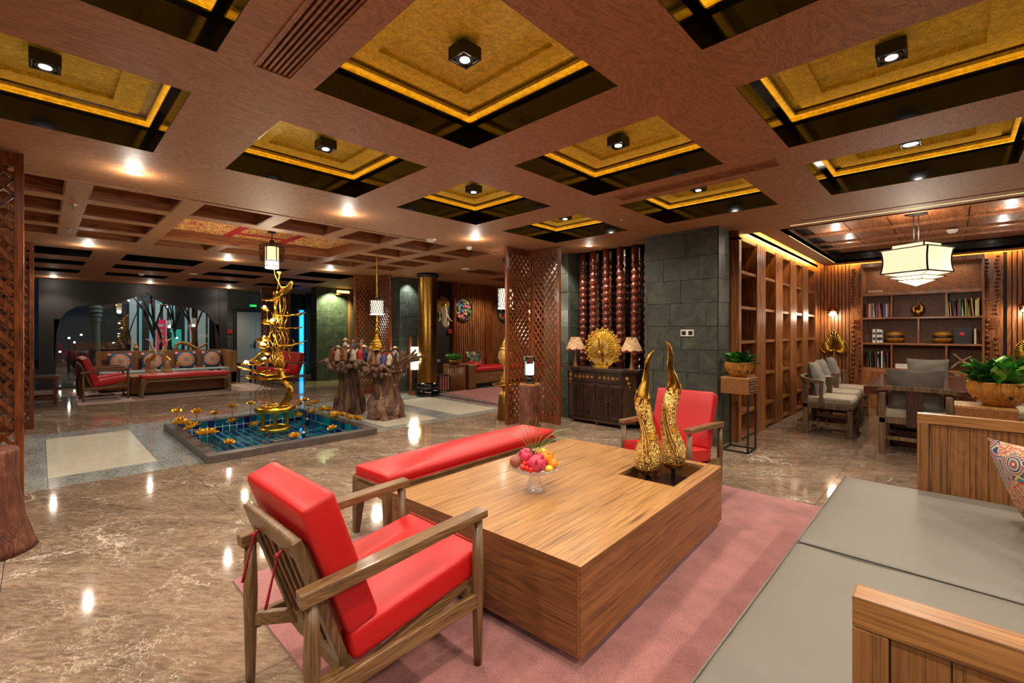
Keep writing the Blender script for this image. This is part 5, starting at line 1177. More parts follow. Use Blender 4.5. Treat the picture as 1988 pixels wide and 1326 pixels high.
MB().tube(spl([q3(.03,1.9),q3(.08,2.0),q3(.11,2.06)],4), .006, 6).build('pod_stem', M['goldpaint'], LS, True)
def leafplate(c, w, l, tilt, az, name='lily_leaf', curl=.25, mat='goldpaint'):
    m = Matrix.Translation(c) @ RZ(az) @ RY(tilt); b = MB()
    def fn(u, v):
        a = 2*PI*u; r = v; x = math.cos(a)*r*l/2; y = math.sin(a)*r*w/2; z = curl*.12*(r*r)*math.cos(2*a)*l+.008*math.sin(a*9)*r; return m @ Vector((x, y, z))
    b.sheet(fn, 28, 4, (0,0,.004)); b.build(name, M[mat], LS, True)
az = -math.radians(46)
leafplate(q3(.13,2.10-.02), .20, .34, -.65, az, curl=.8); leafplate(q3(-.03,1.95), .18, .30, -.35, az+.3, curl=.9)
leafplate(q3(.22,1.71), .22, .46, -.06, az, curl=.4); leafplate(q3(.25,1.28), .20, .42, -.16, az+.2, curl=.4)
leafplate(q3(.20,1.52), .16, .40, .03, az, curl=.3)
leafplate(q3(-.27,1.10), .20, .36, -.62, az, curl=.7); leafplate(q3(-.22,1.0), .2, .34, -.2, az+.4, curl=.5)
leafplate(q3(-.08,.79), .34, .72, .0, az, curl=.25); leafplate(q3(-.12,.86), .3, .5, .1, az+.5, curl=.5); leafplate(q3(-.32,.90), .16, .5, .12, az, curl=.3)
for dx, z0, zt in ((-.22,.40,.79),(-.12,.38,.79),(-.05,.37,.78),(-.17,.37,.78)): MB().tube(spl([q3(dx*.5,z0),q3(dx*1.3,lerp(z0,zt,.4)),q3(dx*.9,lerp(z0,zt,.7)),q3(dx*1.4,zt)],5), .005, 6).build('leaf_stem', M['brass'], LS, True)
LB2 = None
for k, (o_, z_, s_, lit) in enumerate(((-.13,1.76,1.0,1),(-.10,1.56,1.3,0),(-.02,1.57,.9,1),(-.20,1.30,1.0,0),(-.13,1.32,1.25,1),(-.15,1.22,1.2,1),(-.10,1.12,.9,0),(-.13,1.01,1.2,1),(-.40,.96,1.0,1),(-.26,1.0,.8,0))):
    c = q3(o_, z_, -.05)
    o = bpy.data.objects.new('lit_bloom', LB.data); COL.objects.link(o); o.parent = LS; o.location = c; o.scale = (s_*.85,)*3; o.rotation_euler = (random.uniform(-.4,.4), random.uniform(-.4,.4), k)
    if lit:
        MB().ball((c[0],c[1],c[2]+.055), .024, 10).build('bulb', M['bulb'], LS, True); light('POINT', (2.40+c[0]-ry.x*.03, 7.15+c[1]-ry.y*.03, c[2]), 5, (1,.78,.5), size=.03)
# hanging lantern over pool
t = thing('hanging_lantern', 'black wire lantern with a white paper cylinder hanging over the pool', 'lantern', (2.28, 6.92, 0))
MB().lathe([(.085,2.30),(.085,2.60)], 20).build('paper_cylinder', M['shadew'], t, True); b = MB()
for z, r in ((2.62,.165),(2.40,.165),(2.335,.088),(2.40,.088)): b.torus((0,0,z), r, .005, 32, 6)
for k in range(8): a = k*PI/4; b.bar((.163*math.cos(a),.163*math.sin(a),2.40),(.163*math.cos(a),.163*math.sin(a),2.62),.006,.006)
for k in range(4): a = k*PI/2+.4; b.bar((.088*math.cos(a),.088*math.sin(a),2.30),(.088*math.cos(a),.088*math.sin(a),2.62),.006,.006); b.bar((0,0,2.62),(.165*math.cos(a),.165*math.sin(a),2.62),.006,.006)
b.build('wire_frame', M['blackm'], t); MB().lathe([(.163,2.41),(.163,2.61)], 28, cap=False).build('gauze', thin_glass('gauze', (.62,.45,.28,1), .1), t, True)
MB().cyl(0,0,2.62,2.70,.03,12).cyl(0,0,2.70,2.826,.006,8).lathe([(.05,2.80),(.05,2.826)],16).build('stem', M['blackm'], t); light('POINT', (2.28,6.92,2.25), 12, (1,.88,.68), size=.07)
# ------------------------------------------------------------------ root tables and figurines
def root_trunk(t, h, r, seed, lean=(0,0)):
    R = random.Random(seed); n = 28; b = MB(); vs = []; m = 9; ph = [R.uniform(0,6) for _ in range(4)]
    for j in range(m+1):
        z = h*j/m; s = j/m; base = r*(1.5-.75*s**.5 if s < .6 else .92+.35*(s-.6))
        for i in range(n):
            a = 2*PI*i/n; k = 1+.14*math.sin(4*a+ph[0])+.09*math.sin(7*a+ph[1]+s)+.06*math.sin(13*a+ph[2])
            vs.append((base*k*math.cos(a)+lean[0]*s, base*k*math.sin(a)+lean[1]*s, z))
    b.add(vs, [(j*n+i, j*n+(i+1)%n, (j+1)*n+(i+1)%n, (j+1)*n+i) for j in range(m) for i in range(n)]+[tuple(m*n+i for i in range(n))]); b.build('trunk', M['root'], t, True)
    for k in range(6):
        a = k*1.05+R.random(); p = spl([(r*.8*math.cos(a)+lean[0]*.7, r*.8*math.sin(a)+lean[1]*.7, h*.75),(r*1.05*math.cos(a+.2), r*1.05*math.sin(a+.2), h*.4),(r*1.5*math.cos(a+.1), r*1.5*math.sin(a+.1), .03)], 5); MB().tube(p, radl([.03,.05,.07,.03], len(p)), 8).build('root', M['root'], t, True)
def crown(t, h, r, seed, fingers, flen=.3):
    R = random.Random(seed); b = MB()
    for k in range(120):      # knobbly rim
        a = R.uniform(0, 2*PI); rr = r*R.uniform(.45,1.0); b.ball((rr*math.cos(a), rr*math.sin(a), h+R.uniform(-.09,.06)), R.uniform(.022,.052), 7, (R.uniform(.7,1.3),1,R.uniform(.7,1.5)))
    b.ball((0,0,h-.02), r*.8, 14, (1,1,.18)); b.build('burl_crown', M['rootn'], t, True)
    for k, (a, L_, el) in enumerate(fingers):
        d = Vector((math.cos(a), math.sin(a), 0)); p0 = d*r*.55+Vector((0,0,h-.02)); p = spl([p0, p0+d*L_*.45*math.cos(el)+Vector((0,0,L_*.35)), p0+d*L_*math.cos(el)+Vector((R.uniform(-.03,.03),0,L_*math.sin(el)+.03))], 4)
        MB().tube(p, radl([.055,.04,.032,.018], len(p)), 8).build('root_finger', M['root'], t, True)
azr = -math.radians(46)
R1 = thing('root_table', 'tree root table crowded with figurines behind the pool, left one', 'root table', (3.75, 7.54, 0), 0, 'tree root tables')
root_trunk(R1, .80, .175, 1); crown(R1, .84, .42, 2, [(azr+PI, .3, .0),(azr+PI+.3,.25,.1),(azr+PI-.3,.22,.15),(2.6,.2,.3),(1.0,.2,.4)])
R2 = thing('root_table', 'tree root table with finger-like roots reaching right, behind the pool', 'root table', (3.95, 6.70, 0), 0, 'tree root tables')
root_trunk(R2, .76, .19, 5); crown(R2, .80, .36, 6, [(azr-.5,.36,.9),(azr-.2,.40,.55),(azr,.42,.8),(azr+.25,.38,.35),(azr+.5,.36,.75),(azr+.1,.30,1.25),(azr+.8,.33,.9),(azr-.8,.3,1.1),(azr-.3,.3,1.15),(azr+.35,.42,.6),(azr-.6,.42,.5),(azr+.6,.28,1.2),(azr+.05,.46,.45),(azr+PI,.22,.4),(azr+1.4,.25,1.0)])
b = MB(); rr = random.Random(4)
for k in range(12): a = k*.55; b.ball((.19*math.cos(a), .19*math.sin(a), .13+.05*(k % 3)), rr.uniform(.09,.15), 10, (1,1,1.2))
b.build('burl_base', M['rootn'], R2, True)
def figurine(x, y, z, robe, hat, label, s=1.0):
    t = thing('figurine', label, 'figurine', (x, y, z), random.random()*6, 'robed figurines on the root tables')
    MB().lathe([(.05*s,0),(.055*s,.03*s),(.04*s,.10*s),(.032*s,.145*s),(.018*s,.165*s),(.012*s,.175*s)], 14).build('robe', M[robe], t, True)
    MB().tube([(.03*s,0,.14*s),(.05*s,.01*s,.10*s),(.035*s,.03*s,.07*s)], .011*s, 6).tube([(-.03*s,0,.14*s),(-.05*s,.01*s,.10*s),(-.03*s,.03*s,.08*s)], .011*s, 6).build('sleeves', M[robe], t, True)
    MB().ball((0,0,.195*s), .024*s, 12, (1,1,1.15)).build('head', M['skin'], t, True)
    if hat == 'cone': MB().lathe([(.05*s,.205*s),(.02*s,.222*s),(.012*s,.235*s)], 14).build('hat', M['ivory'], t, True)
    elif hat == 'turban': MB().ball((0,0,.212*s), .027*s, 10, (1,1,.6)).build('headwrap', M['navy'], t, True)
    else: MB().ball((0,-.004*s,.204*s), .026*s, 10, (1,1,.8)).build('hair', M['hair'], t, True)
figs = [(-.12,.10,'clothw','cone'),(.0,.12,'cloth','hair'),(.10,.05,'clothw','hair'),(-.02,-.02,'ivory','cone'),(-.20,.0,'clothr','hair'),(.14,.16,'brownstat','hair'),(.24,.02,'navy','cone'),(-.30,-.02,'clothw','turban'),(.06,-.12,'cloth','turban'),(.2,-.1,'clothr','hair'),(-.26,-.14,'brownstat','hair'),(-.14,-.18,'ivory','cone'),(-.02,-.2,'brownstat','turban'),(.12,-.2,'clothw','hair'),(-.08,.04,'brownstat','hair')]
wh = ['tallest in a cone hat at the back','dark robed with dark hair at the back','pale robed right of centre','ivory robed in front in a cone hat','red robed at left','brown robed at back right','blue robed with cone hat at right','pale robed at the far left','dark robed with blue turban in front','red robed near the gap','small brown robed at front left','small ivory robed at the front in a cone hat','small brown robed with turban at the very front','small pale robed at front right','brown robed in the middle']
for (dx, dy, rb, ht), w_ in zip(figs, wh):
    zz = .89+(.14 if dy > .08 else .02); figurine(3.75+rx.x*dx+ry.x*dy, 7.54+rx.y*dx+ry.y*dy, zz, rb, ht, 'small figurine, left root table, '+w_, 1.15)
figs2 = [(-.22,.05,'navy','turban','blue robed with turban at left'),(-.10,-.03,'clothw','hair','pale robed near the left'),(.0,-.1,'purplebox','hair','purple robed in front'),(-.05,.1,'clothr','turban','red robed with blue turban behind'),(.09,.02,'cloth','turban','dark robed right of centre'),(.12,.14,'clothw','cone','pale robed in a cone hat at the back'),(-.28,.12,'clothw','cone','pale robed with cone hat at far left'),(-.16,-.16,'brownstat','hair','small brown robed at front left'),(.1,-.14,'ivory','hair','small ivory robed at front right'),(-.14,.14,'brownstat','cone','brown robed in a cone hat behind')]
for dx, dy, rb, ht, w_ in figs2: figurine(3.95+rx.x*dx+ry.x*dy, 6.70+rx.y*dx+ry.y*dy, .86+(.05 if dy > .08 else 0), rb, ht, 'small figurine, right root table, '+w_, 1.1)
t = thing('gold_stupa', 'small gold tiered stupa spire standing among the root tables', 'stupa', (3.95, 6.98, .86)); b = MB(); prof = [(.07,0),(.07,.04),(.05,.05),(.05,.14),(.115,.19),(.12,.22),(.105,.24),(.10,.26),(.09,.27),(.085,.30),(.07,.31),(.066,.34),(.052,.35),(.046,.39),(.03,.42),(.02,.46),(.032,.50),(.03,.53),(.014,.56),(.02,.60),(.01,.63),(.013,.67),(.006,.70),(.001,.80)]; b.lathe([(r*1.15,z*1.0+.05) for r,z in prof], 24); b.build('body', M['goldpaint'], t)
MB().lathe([(.06,-.12),(.08,0)], 14).build('stand', M['root'], t); b = MB()
for z, r in ((.20,.12),(.255,.104),(.30,.088),(.345,.07)): b.torus((0,0,z+.05), r*1.15, .007, 24, 6)
b.build('tier_ring', M['goldpaint'], t, True)
# brass column
t = thing('brass_column', 'polished brass clad round column on a black base by the pool', 'column', (5.97, 8.36, 0)); 
for k, (z0, z1) in enumerate(((.30,.995),(1.0,1.495),(1.5,2.045),(2.05,2.60))): MB().lathe([(.209,z0),(.209,z1)], 48, cap=False).build('cladding', M['brass'], t, True)
MB().cyl(0,0,0,2.7,.203,32).build('core', M['blackm'], t, True); MB().lathe([(.27,0),(.275,.02),(.27,.13),(.24,.15),(.235,.17),(.25,.2),(.24,.28),(.215,.30)], 40).build('base', M['blackg'], t, True); MB().lathe([(.215,2.60),(.24,2.62),(.24,2.69)], 32).build('capital', M['blackm'], t, True)
# floor lamp
t = thing('floor_lamp', 'red wooden framed floor lamp with a tall glowing paper shade', 'floor lamp', (5.62, 8.72, 0)); 
for sx in (-1,1): b = MB(); p = rx*(.095*sx); b.box(p.x-.022, p.y-.022, 0, p.x+.022, p.y+.022, 1.30); b.build('post', M['screen'], t, bev=.003)
MB().lathe([(.15,0),(.15,.03)], 20).build('base', M['screen'], t); MB().box(-.075,-.075,.56,.075,.075,1.07).build('lamp_shade', M['shadew'], t, bev=.01)
t.location = (5.86, 8.70, 0); t.rotation_euler = (0,0,0); light('POINT', (5.70, 8.52, .82), 10, (1,.88,.66), size=.1)
# elephant head
E_ = thing('elephant_head', 'gilded elephant head wall sculpture with white tusks on the dark wall', 'wall sculpture', (6.93, 9.25, 1.95))
MB().ball((0,-.10,.10),.17,20,(1,.8,1.15)).build('skull', M['goldfine'], E_, True)
for s in (-1,1):
    b = MB(); 
    def fn(u, v, s=s): a = lerp(-1.6,1.6,u); r = .06+.17*v*(1+.15*math.cos(2*a)); return (s*(.08+r*math.cos(a)), -.06+.05*v-.02*math.sin(a*3), .13+r*1.15*math.sin(a))
    b.sheet(fn, 12, 4, (0,-.012,0)); b.build('ear', M['ivory'] if s < 0 else M['goldfine'], E_, True)
    MB().tube(spl([(s*.09,-.18,-.03),(s*.12,-.22,-.15),(s*.16,-.27,-.25),(s*.22,-.30,-.28)],5), radl([.024,.02,.014,.003],16), 8).build('tusk', M['ivory'], E_, True)
P = spl([(0,-.20,.06),(0,-.25,-.08),(.0,-.24,-.22),(.0,-.24,-.33),(.03,-.27,-.39),(.07,-.29,-.35),(.06,-.29,-.28)],5); MB().tube(P, radl([.09,.07,.055,.045,.042,.035,.02], len(P)), 14).build('trunk', M['ivory'], E_, True)
MB().ball((0,-.235,.08),.09,12,(1,.5,1.1)).build('forehead_plate', M['goldpaint'], E_, True)
t = thing('fire_alarm', 'red fire alarm call point below the elephant head', 'fire alarm', (7.30, 9.28, 1.42)); MB().box(-.05,-.03,-.05,.05,0,.05).build('case', M['redm'], t, bev=.004); MB().box(-.02,-.034,-.02,.02,-.03,.02).build('button', M['blackm'], t)
t = thing('fire_alarm', 'red fire alarm call point left of the grey far door', 'fire alarm', (4.12, 16.28, 1.42)); MB().box(-.06,-.04,-.06,.06,0,.06).build('case', M['redm'], t, bev=.004); MB().box(-.02,-.044,-.02,.02,-.04,.02).build('button', M['blackm'], t)
t = thing('exit_sign', 'green lit exit sign hanging near the far door', 'exit sign', (4.30, 14.6, 2.17)); MB().box(-.14,-.01,-.05,.14,.01,.05).build('panel', M['green'], t); t.scale = (.6,.6,.6)
MB().box(-.11,-.014,-.008,-.03,-.01,.008).bar((-.11,-.012,0),(-.08,-.012,.03),.004,.014).bar((-.11,-.012,0),(-.08,-.012,-.03),.004,.014).box(.02,-.014,-.03,.035,-.01,.03).box(.05,-.014,-.03,.10,-.01,-.018).box(.05,-.014,.018,.10,-.01,.03).build('arrow_sign', M['white'], t); MB().box(-.005,-.005,.05,.005,.005,.875).build('rod', M['blackm'], t)
# carved round plaques
def floralm():
    n = NT('painted_carving'); v = n.coord('Object'); vo = n.new('ShaderNodeTexVoronoi', {'Vector': v, 'Scale': 14.0}); c = n.new('ShaderNodeSeparateColor', {0: vo.outputs['Color']}).outputs[0]
    n.set(col=n.ramp(c, [(0, s2l((24,20,14))), (.25, s2l((90,100,40))), (.45, s2l((60,36,20))), (.6, s2l((40,90,110))), (.75, s2l((170,140,70))), (.9, s2l((190,80,90)))], 'CONSTANT'), rough=.5); n.bump(vo.outputs['Distance'], .8, .02); return n.m
M['carv'] = floralm()
for x, l in ((7.72,'round painted floral carving on the slatted wall, left one'),(9.25,'round painted floral carving on the slatted wall, half hidden by the lamp')):
    t = thing('wall_plaque', l, 'wall plaque', (x, 9.24, 1.99), 0, 'round painted carvings'); mm = RX(PI/2)
    b = MB(); b.M = mm; b.lathe([(.29,0),(.30,.02),(.25,.03),(.1,.035),(.001,.04)], 40); b.build('disc', M['carv'], t, True); b = MB(); b.M = mm; b.torus((0,0,.02),.29,.02,40,8); b.build('rim', M['blackm'], t, True)
    rr = random.Random(3); b = MB()
    for k in range(26): a = rr.uniform(0,6.28); r = rr.uniform(.04,.24); b.ball((r*math.cos(a), -.045, r*math.sin(a)), rr.uniform(.02,.035), 7, (1,.5,1))
    b.build('carved_flowers', M['carv'], t, True); MB().ball((.03,-.06,.08),.045,10,(1,.5,1)).build('rose', M['pinkfruit'], t, True)
# settee with red seat
t = thing('settee', 'wooden built settee with a red seat against the slatted wall', 'settee', (0,0,0)); MB().box(7.25,8.45,0,7.50,9.16,.62).build('end_panel', M['teakv'], t, bev=.05, seg=4); MB().box(7.5,8.52,.12,10.2,9.16,.42).build('seat_box', M['teakside'], t, bev=.004); MB().box(7.55,8.6,0,10.1,9.1,.12).build('plinth', M['blackm'], t)
b = MB().pad(2.7,.68,.10,.03,.01,10,(8.86,8.81,.47)); b.build('seat_cushion', M['red'], t, True)
cushion('bolster', 'small red bolster at the left end of the red settee', (7.62,8.75,.58), (0,0,0), .22,.5,.16,'red')
cushion('throw_pillow', 'dark patterned pillow on the red settee, left one', (7.95,9.05,.70), (1.25,0,0), .5,.42,.14,'carv', 'patterned pillows on the settee'); cushion('throw_pillow', 'dark patterned pillow on the red settee, right one', (9.15,9.05,.70), (1.25,0,0), .5,.42,.14,'carv', 'patterned pillows on the settee')
t = thing('round_pedestal', 'half round woven cane counter beside the brass column', 'counter', (6.98, 8.68, 0)); MB().cyl(0,0,.03,.60,.27,32).build('cane_body', None or M['wick'] if 'wick' in M else M['teakv'], t, True); MB().lathe([(.285,.60),(.285,.625)],32).build('top', M['teakside'], t); MB().lathe([(.28,0),(.28,.03)],32).build('foot', M['teakside'], t)
b = MB()
for k in range(28): a = k*2*PI/28; b.bar((.271*math.cos(a),.271*math.sin(a),.03),(.271*math.cos(a),.271*math.sin(a),.6),.006,.006)
for k in range(12): b.torus((0,0,.06+.045*k), .271, .0025, 32, 4)
b.build('cane_weave', M['teakside'], t)
t = thing('potted_plant', 'bright green bushy plant in a brass bowl on the cane counter', 'plant', (6.93, 8.62, .625)); MB().lathe([(.10,0),(.16,.04),(.185,.1),(.17,.13),(.15,.12)],24).build('pot', M['brass'], t, True); plant(t, .12, .2, 110, ['leaf','leafl','leaf'], .07,.12, 9, .9)
t = thing('striped_stool', 'dark stool with striped cloth sides between column and counter', 'stool', (6.52, 8.62, 0)); MB().box(-.14,-.14,.38,.14,.14,.42).build('seat', M['dark'], t, bev=.01)
for k in range(8): MB().box(-.14+.035*k,-.145,.06,-.14+.035*k+.015,-.135,.38).build('strap', M['clothw'] if k % 2 else M['clothr'], t)
for sx in (-1,1):
    for sy in (-1,1): MB().box(sx*.14,sy*.14,0,sx*.11,sy*.11,.38).build('leg', M['dark'], t)
t = thing('stone_table', 'dark table topped with grey stone behind the brass column', 'table', (6.47, 9.05, 0)); MB().box(-.22,-.2,.68,.22,.2,.74).build('top', M['granite'], t, bev=.01); MB().box(-.18,-.16,0,.18,.16,.68).build('body', M['dark'], t)
b = MB().box(-.85,-1.15,0,.85,1.15,.01).build('rug', M['rug']); b.location = (7.2,7.25,0); b.rotation_euler = (0,0,-.06); tag(b, 'striped dark red rug in front of the red settee', 'rug'); 
# ------------------------------------------------------------------ far seating
t = MB().box(-1.75,-1.3,0,1.75,1.3,.012).build('carpet', M['seatcar']); t.location = (2.25,13.3,0); tag(t, 'pale pink rug under the far seating group', 'carpet')
F_ = thing('low_sofa', 'long wooden sofa with grey seat before the arch wall', 'sofa', (0,0,0)); MB().box(.93,14.72,0,3.7,14.82,.93).build('backrest', M['teakv'], F_, bev=.004); MB().box(.93,13.95,.05,3.7,14.72,.34).build('seat_base', M['teakside'], F_, bev=.004)
for xa in (.93, 2.0, 3.07, 3.62): MB().box(xa,14.69,.4,xa+.08,14.72,.92).build('back_post', M['teakside'], F_)
MB().box(3.55,13.95,.0,3.7,14.75,.90).build('end_panel', M['teakv'], F_, bev=.004)
for k in range(3): MB().pad(.86,.76,.12,.03,.0,8,(1.40+.87*k,14.33,.40)).build('seat_cushion', M['tealfab'], F_, True)
for k, x in enumerate((1.35, 1.98, 2.67, 3.26)): cushion('mandala_pillow', 'blue pillow with round orange mandala on the far sofa, %s from the left' % ordn[k], (x,14.55,.67), (1.32,0,0), .46,.46,.14,'mandala','mandala pillows on the far sofa')
C_ = thing('low_table', 'low wooden box table behind the far red bench', 'coffee table', (0,0,0)); MB().box(1.38,12.72,.06,3.25,13.55,.42).build('body', M['teakside'], C_, bev=.004); MB().box(1.36,12.70,.42,3.27,13.57,.44).build('top', M['teak'], C_, bev=.004); MB().box(1.45,12.8,.0,3.2,13.5,.06).build('plinth', M['blackm'], C_)
def fhorn(x, s, label):
    t = thing('horn_ornament', label, 'ornament', (x, 13.0, .44), 0, 'horned ornaments on the far table'); MB().lathe([(.02,0),(.02,.03),(.09,.05),(.11,.10),(.10,.13),(.07,.15)],20).build('bowl', M['ivory'], t, True)
    P = spl([(0,0,.13),(-s*.02,0,.22),(-s*.05,0,.30),(s*.03,0,.38),(s*.08,0,.46)],6); MB().tube(P, radl([.09,.075,.06,.055,.045,.03],len(P)), 14).build('gilded_body', M['goldr'], t, True)
    P = spl([(s*.08,0,.45),(s*.05,0,.55),(0*s,0,.66),(s*-.02,0,.76),(-s*.10,0,.82)],5); MB().tube(P, radl([.045,.035,.025,.018,.005],len(P)), 12).build('curved_horn', M['ivory'], t, True)
    MB().lathe([(.075,.0),(.045,.1),(.02,.17)],12,(-s*.0,-.06,.14)).build('white_fin', M['clothw'], t, True)
fhorn(1.74, 1, 'horned gold and ivory ornament on the far table, left one'); fhorn(2.02, -1, 'horned gold and ivory ornament on the far table, right one')
t = thing('yellow_orchid', 'small yellow orchid beside the horned ornaments', 'flower', (2.2,13.1,.44)); MB().tube(spl([(0,0,0),(.02,0,.12),(.06,0,.2)],4), .006, 6).build('stem', M['leafd'], t); MB().lathe([(.03,0),(.035,.06)],10).build('pot', M['white'], t); b = MB()
for k in range(5): a = k*1.257; b.ball((.07+.03*math.cos(a),0,.22+.03*math.sin(a)), .024, 8, (1,.5,1))
b.build('petals', M['yellow'], t, True)
t = thing('menu_box', 'small dark blue box with pale label on the far table', 'box', (3.0,13.1,.44)); MB().box(-.12,-.06,0,.12,.06,.06).build('body', M['navy'], t, bev=.003); MB().box(-.03,-.062,.015,.03,-.06,.045).build('label_plate', M['pagew'], t)
t = thing('root_sculpture', 'curved brown driftwood piece on the back of the far sofa', 'sculpture', (2.55,14.80,.93)); P = spl([(-.05,0,0),(-.03,0,.14),(.08,0,.19),(.22,0,.14),(.36,0,.06),(.44,0,.04),(.58,0,.12),(.66,0,.16)],5); MB().tube(P, radl([.05,.045,.04,.05,.04,.03,.04,.02],len(P)), 10).build('branch', M['brownstat'], t, True); MB().tube(spl([(.1,0,.17),(.2,0,.16),(.30,0,.17)],4), .025, 8).build('branch', M['brownstat'], t, True)
t = thing('seated_statue', 'small brown seated figure statue on the ledge in the middle of the arch', 'statue', (1.72,15.15,.6)); MB().box(-.2,-.15,-.6,.2,.15,0).build('plinth', M['dark'], t, bev=.005); MB().ball((0,0,.06),.15,14,(1.1,.8,.5)).ball((0,0,.2),.10,14,(1,.7,1.3)).build('body', M['brownstat'], t, True); MB().ball((0,-.01,.39),.06,12,(1,1,1.2)).lathe([(.045,.43),(.03,.48),(.008,.56)],12).build('head', M['brownstat'], t, True)
t = thing('side_stool', 'dark wooden square stool at far left before the arch', 'stool', (-.02,12.72,0)); MB().box(-.32,-.26,.50,.27,.26,.56).build('top', M['walnut'], t, bev=.006)
for sx in (-.28,.2):
    for sy in (-.22,.17): MB().box(sx,sy,0,sx+.05,sy+.05,.50).build('leg', M['walnut'], t)
MB().box(-.28,-.21,.10,.25,-.18,.16).box(-.28,.19,.10,.25,.22,.16).box(.21,-.21,.10,.24,.22,.16).build('stretcher', M['walnut'], t)
t = thing('side_stool', 'wooden side table behind the gold sculpture, beside the left facing chairs', 'side table', (4.0,14.3,0)); MB().box(-.25,-.25,.50,.25,.25,.56).build('top', M['walnut'], t, bev=.006)
for sx in (-.23,.18):
    for sy in (-.23,.18): MB().box(sx,sy,0,sx+.05,sy+.05,.50).build('leg', M['walnut'], t)
light('SPOT', (2.2,13.3,2.6), 55, WARM, size=.08, spot=130)
# ------------------------------------------------------------------ library
M['libd'] = wood('library_dark_wood', (60,30,12), (104,60,30), (128,80,44), 'X', 1.1, .5, 0, .06, fig=.3)
SH = thing('shelf_wall', 'floor to ceiling wooden shelf unit with fluted posts along the library side', 'shelving', (6.2, 1.95, 0)); LB_ = M['lib']
bays = [(6.27,6.88),(7.29,7.81),(8.22,8.70),(9.12,9.60),(10.0,10.62)]; hz = [.05,.35,.80,1.27,1.72,2.18]
X0 = 6.2
MB().box(0,.42,0,4.7,.45,2.62).build('back_panel', M['libd'], SH); MB().box(-.02,0,0,0.07,.42,2.62).build('side_board', LB_, SH, bev=.003)
for i, (a, b_) in enumerate(bays):
    for j, z in enumerate(hz):
        MB().box(a-X0-.02, .004, z-.02, b_-X0+.02, .42, z+.02).build('shelf', M['libx'], SH, bev=.002)
    e = bays[i+1][0]-X0 if i < 4 else 4.72
    MB().box(b_-X0, .012, 0, e, .42, 2.62).build('upright', LB_, SH)
    k = b_-X0; n = 5 if i < 4 else 2
    for q in range(n): w = (e-k)/n; MB().box(k+q*w+.006, -.012, 0, k+(q+1)*w-.006, .012, 2.62).build('fluting', LB_, SH, bev=.004)
MB().box(-.02,0,2.58,4.72,.42,2.9).build('header', LB_, SH, bev=.003)
# back wall slats, carved posts
wl = sthing('wall_library'); MB().box(10.93,-2.0,0,10.99,1.97,2.9).build('backing', M['backred'], wl)
y = 1.93; sl = None
ysl = [1.93-.058*k for k in range(9)]+[-.66-.058*k for k in range(22)]
for y in ysl:
    if sl is None: sl = MB().box(-.02,-.025,0,.02,.02,2.88).build('slat', LB_, wl); sl.location = (10.90,y,0)
    else: inst(sl, 'slat', wl, (10.90,y,0))
for yc, l in ((1.30,'carved wooden panel with beads and spirals left of the bookcase'),(-.47,'carved wooden panel with beads and spirals right of the bookcase')):
    t = thing('carved_panel', l, 'carved panel', (10.86, yc, .5), 0, 'carved panels flanking the bookcase'); MB().box(0,-.125,-.5,.04,.125,2.2).build('board', LB_, t)
    for (yy, z0, z1, r, nn) in ((.07,1.4,2.1,.022,12),(-.06,1.2,2.15,.02,16),(.06,.3,1.1,.025,10),(-.05,.1,.8,.022,9),(.08,-.2,.2,.02,6)):
        b = MB()
        for k in range(nn): b.ball((-.016, yy+.012*math.sin(k*1.1), lerp(z0,z1,k/(nn-1))), r*1.15, 8, (1,1.2,1.0))
        b.build('carved_beads', M['screen'], t, True)
    b = MB()
    for k in range(4):
        for q in range(3): b.box(-.012,-.05+.035*q+(.01 if k%2 else 0),.95+.05*k,-.0,-.02+.035*q+(.01 if k%2 else 0),.98+.05*k)
    b.build('carved_lattice', M['screen'], t)
BK = thing('bookcase', 'tall wooden bookcase with open compartments on the library back wall', 'bookcase', (10.9, 0, 0)); y0, y1 = -.33, 1.17
MB().box(-.02,y0-.03,0,.05,y1+.03,2.62).build('back_panel', M['libd'], BK)
for yy in (y0-.045, y1+.015): MB().box(-.36,yy,0,.0,yy+.03,2.62).build('side_board', LB_, BK, bev=.003)
MB().box(-.37,y0-.045,2.59,.0,y1+.045,2.66).build('cornice', LB_, BK, bev=.004); Ysh = wood('library_shelf_y', (84,44,18), (150,92,50), (178,118,70), 'Y', 1.1, .38, .15, .08)
for z, th in ((2.11,.05),(1.655,.02),(1.195,.02),(.745,.03)): MB().box(-.36,y0-.015,z-th,0,y1+.015,z+.012).build('shelf', Ysh, BK, bev=.002)
for yy, z0, z1 in ((.78,1.66,2.07),(.07,1.66,2.07),(.42,1.2,1.64),(.78,.75,1.18),(.07,.75,1.18)): MB().box(-.35,yy-.012,z0,0,yy+.012,z1).build('divider', LB_, BK)
MB().box(-.37,y0-.015,0,-.0,y1+.015,.72).build('lower_cabinet', LB_, BK, bev=.003); MB().box(-.378,.42,.03,-.368,y1-.02,.70).build('door', LB_, BK, bev=.004); MB().box(-.378,y0+.02,.03,-.368,.40,.70).build('door', LB_, BK, bev=.004)
light('AREA', (10.72,.42,2.56), 3, (1,.75,.4), size=.1, sy=1.3)
bcols = dict(red=(190,30,34), white=(226,222,210), green=(40,120,60), yellow=(222,190,50), blue=(40,90,160), black=(30,28,30), maroon=(120,24,50), orange=(214,110,30), teal=(40,140,150), pink=(214,90,130), cream=(214,200,160))
bm = {k: plain('book_'+k, c, .45) for k, c in bcols.items()}
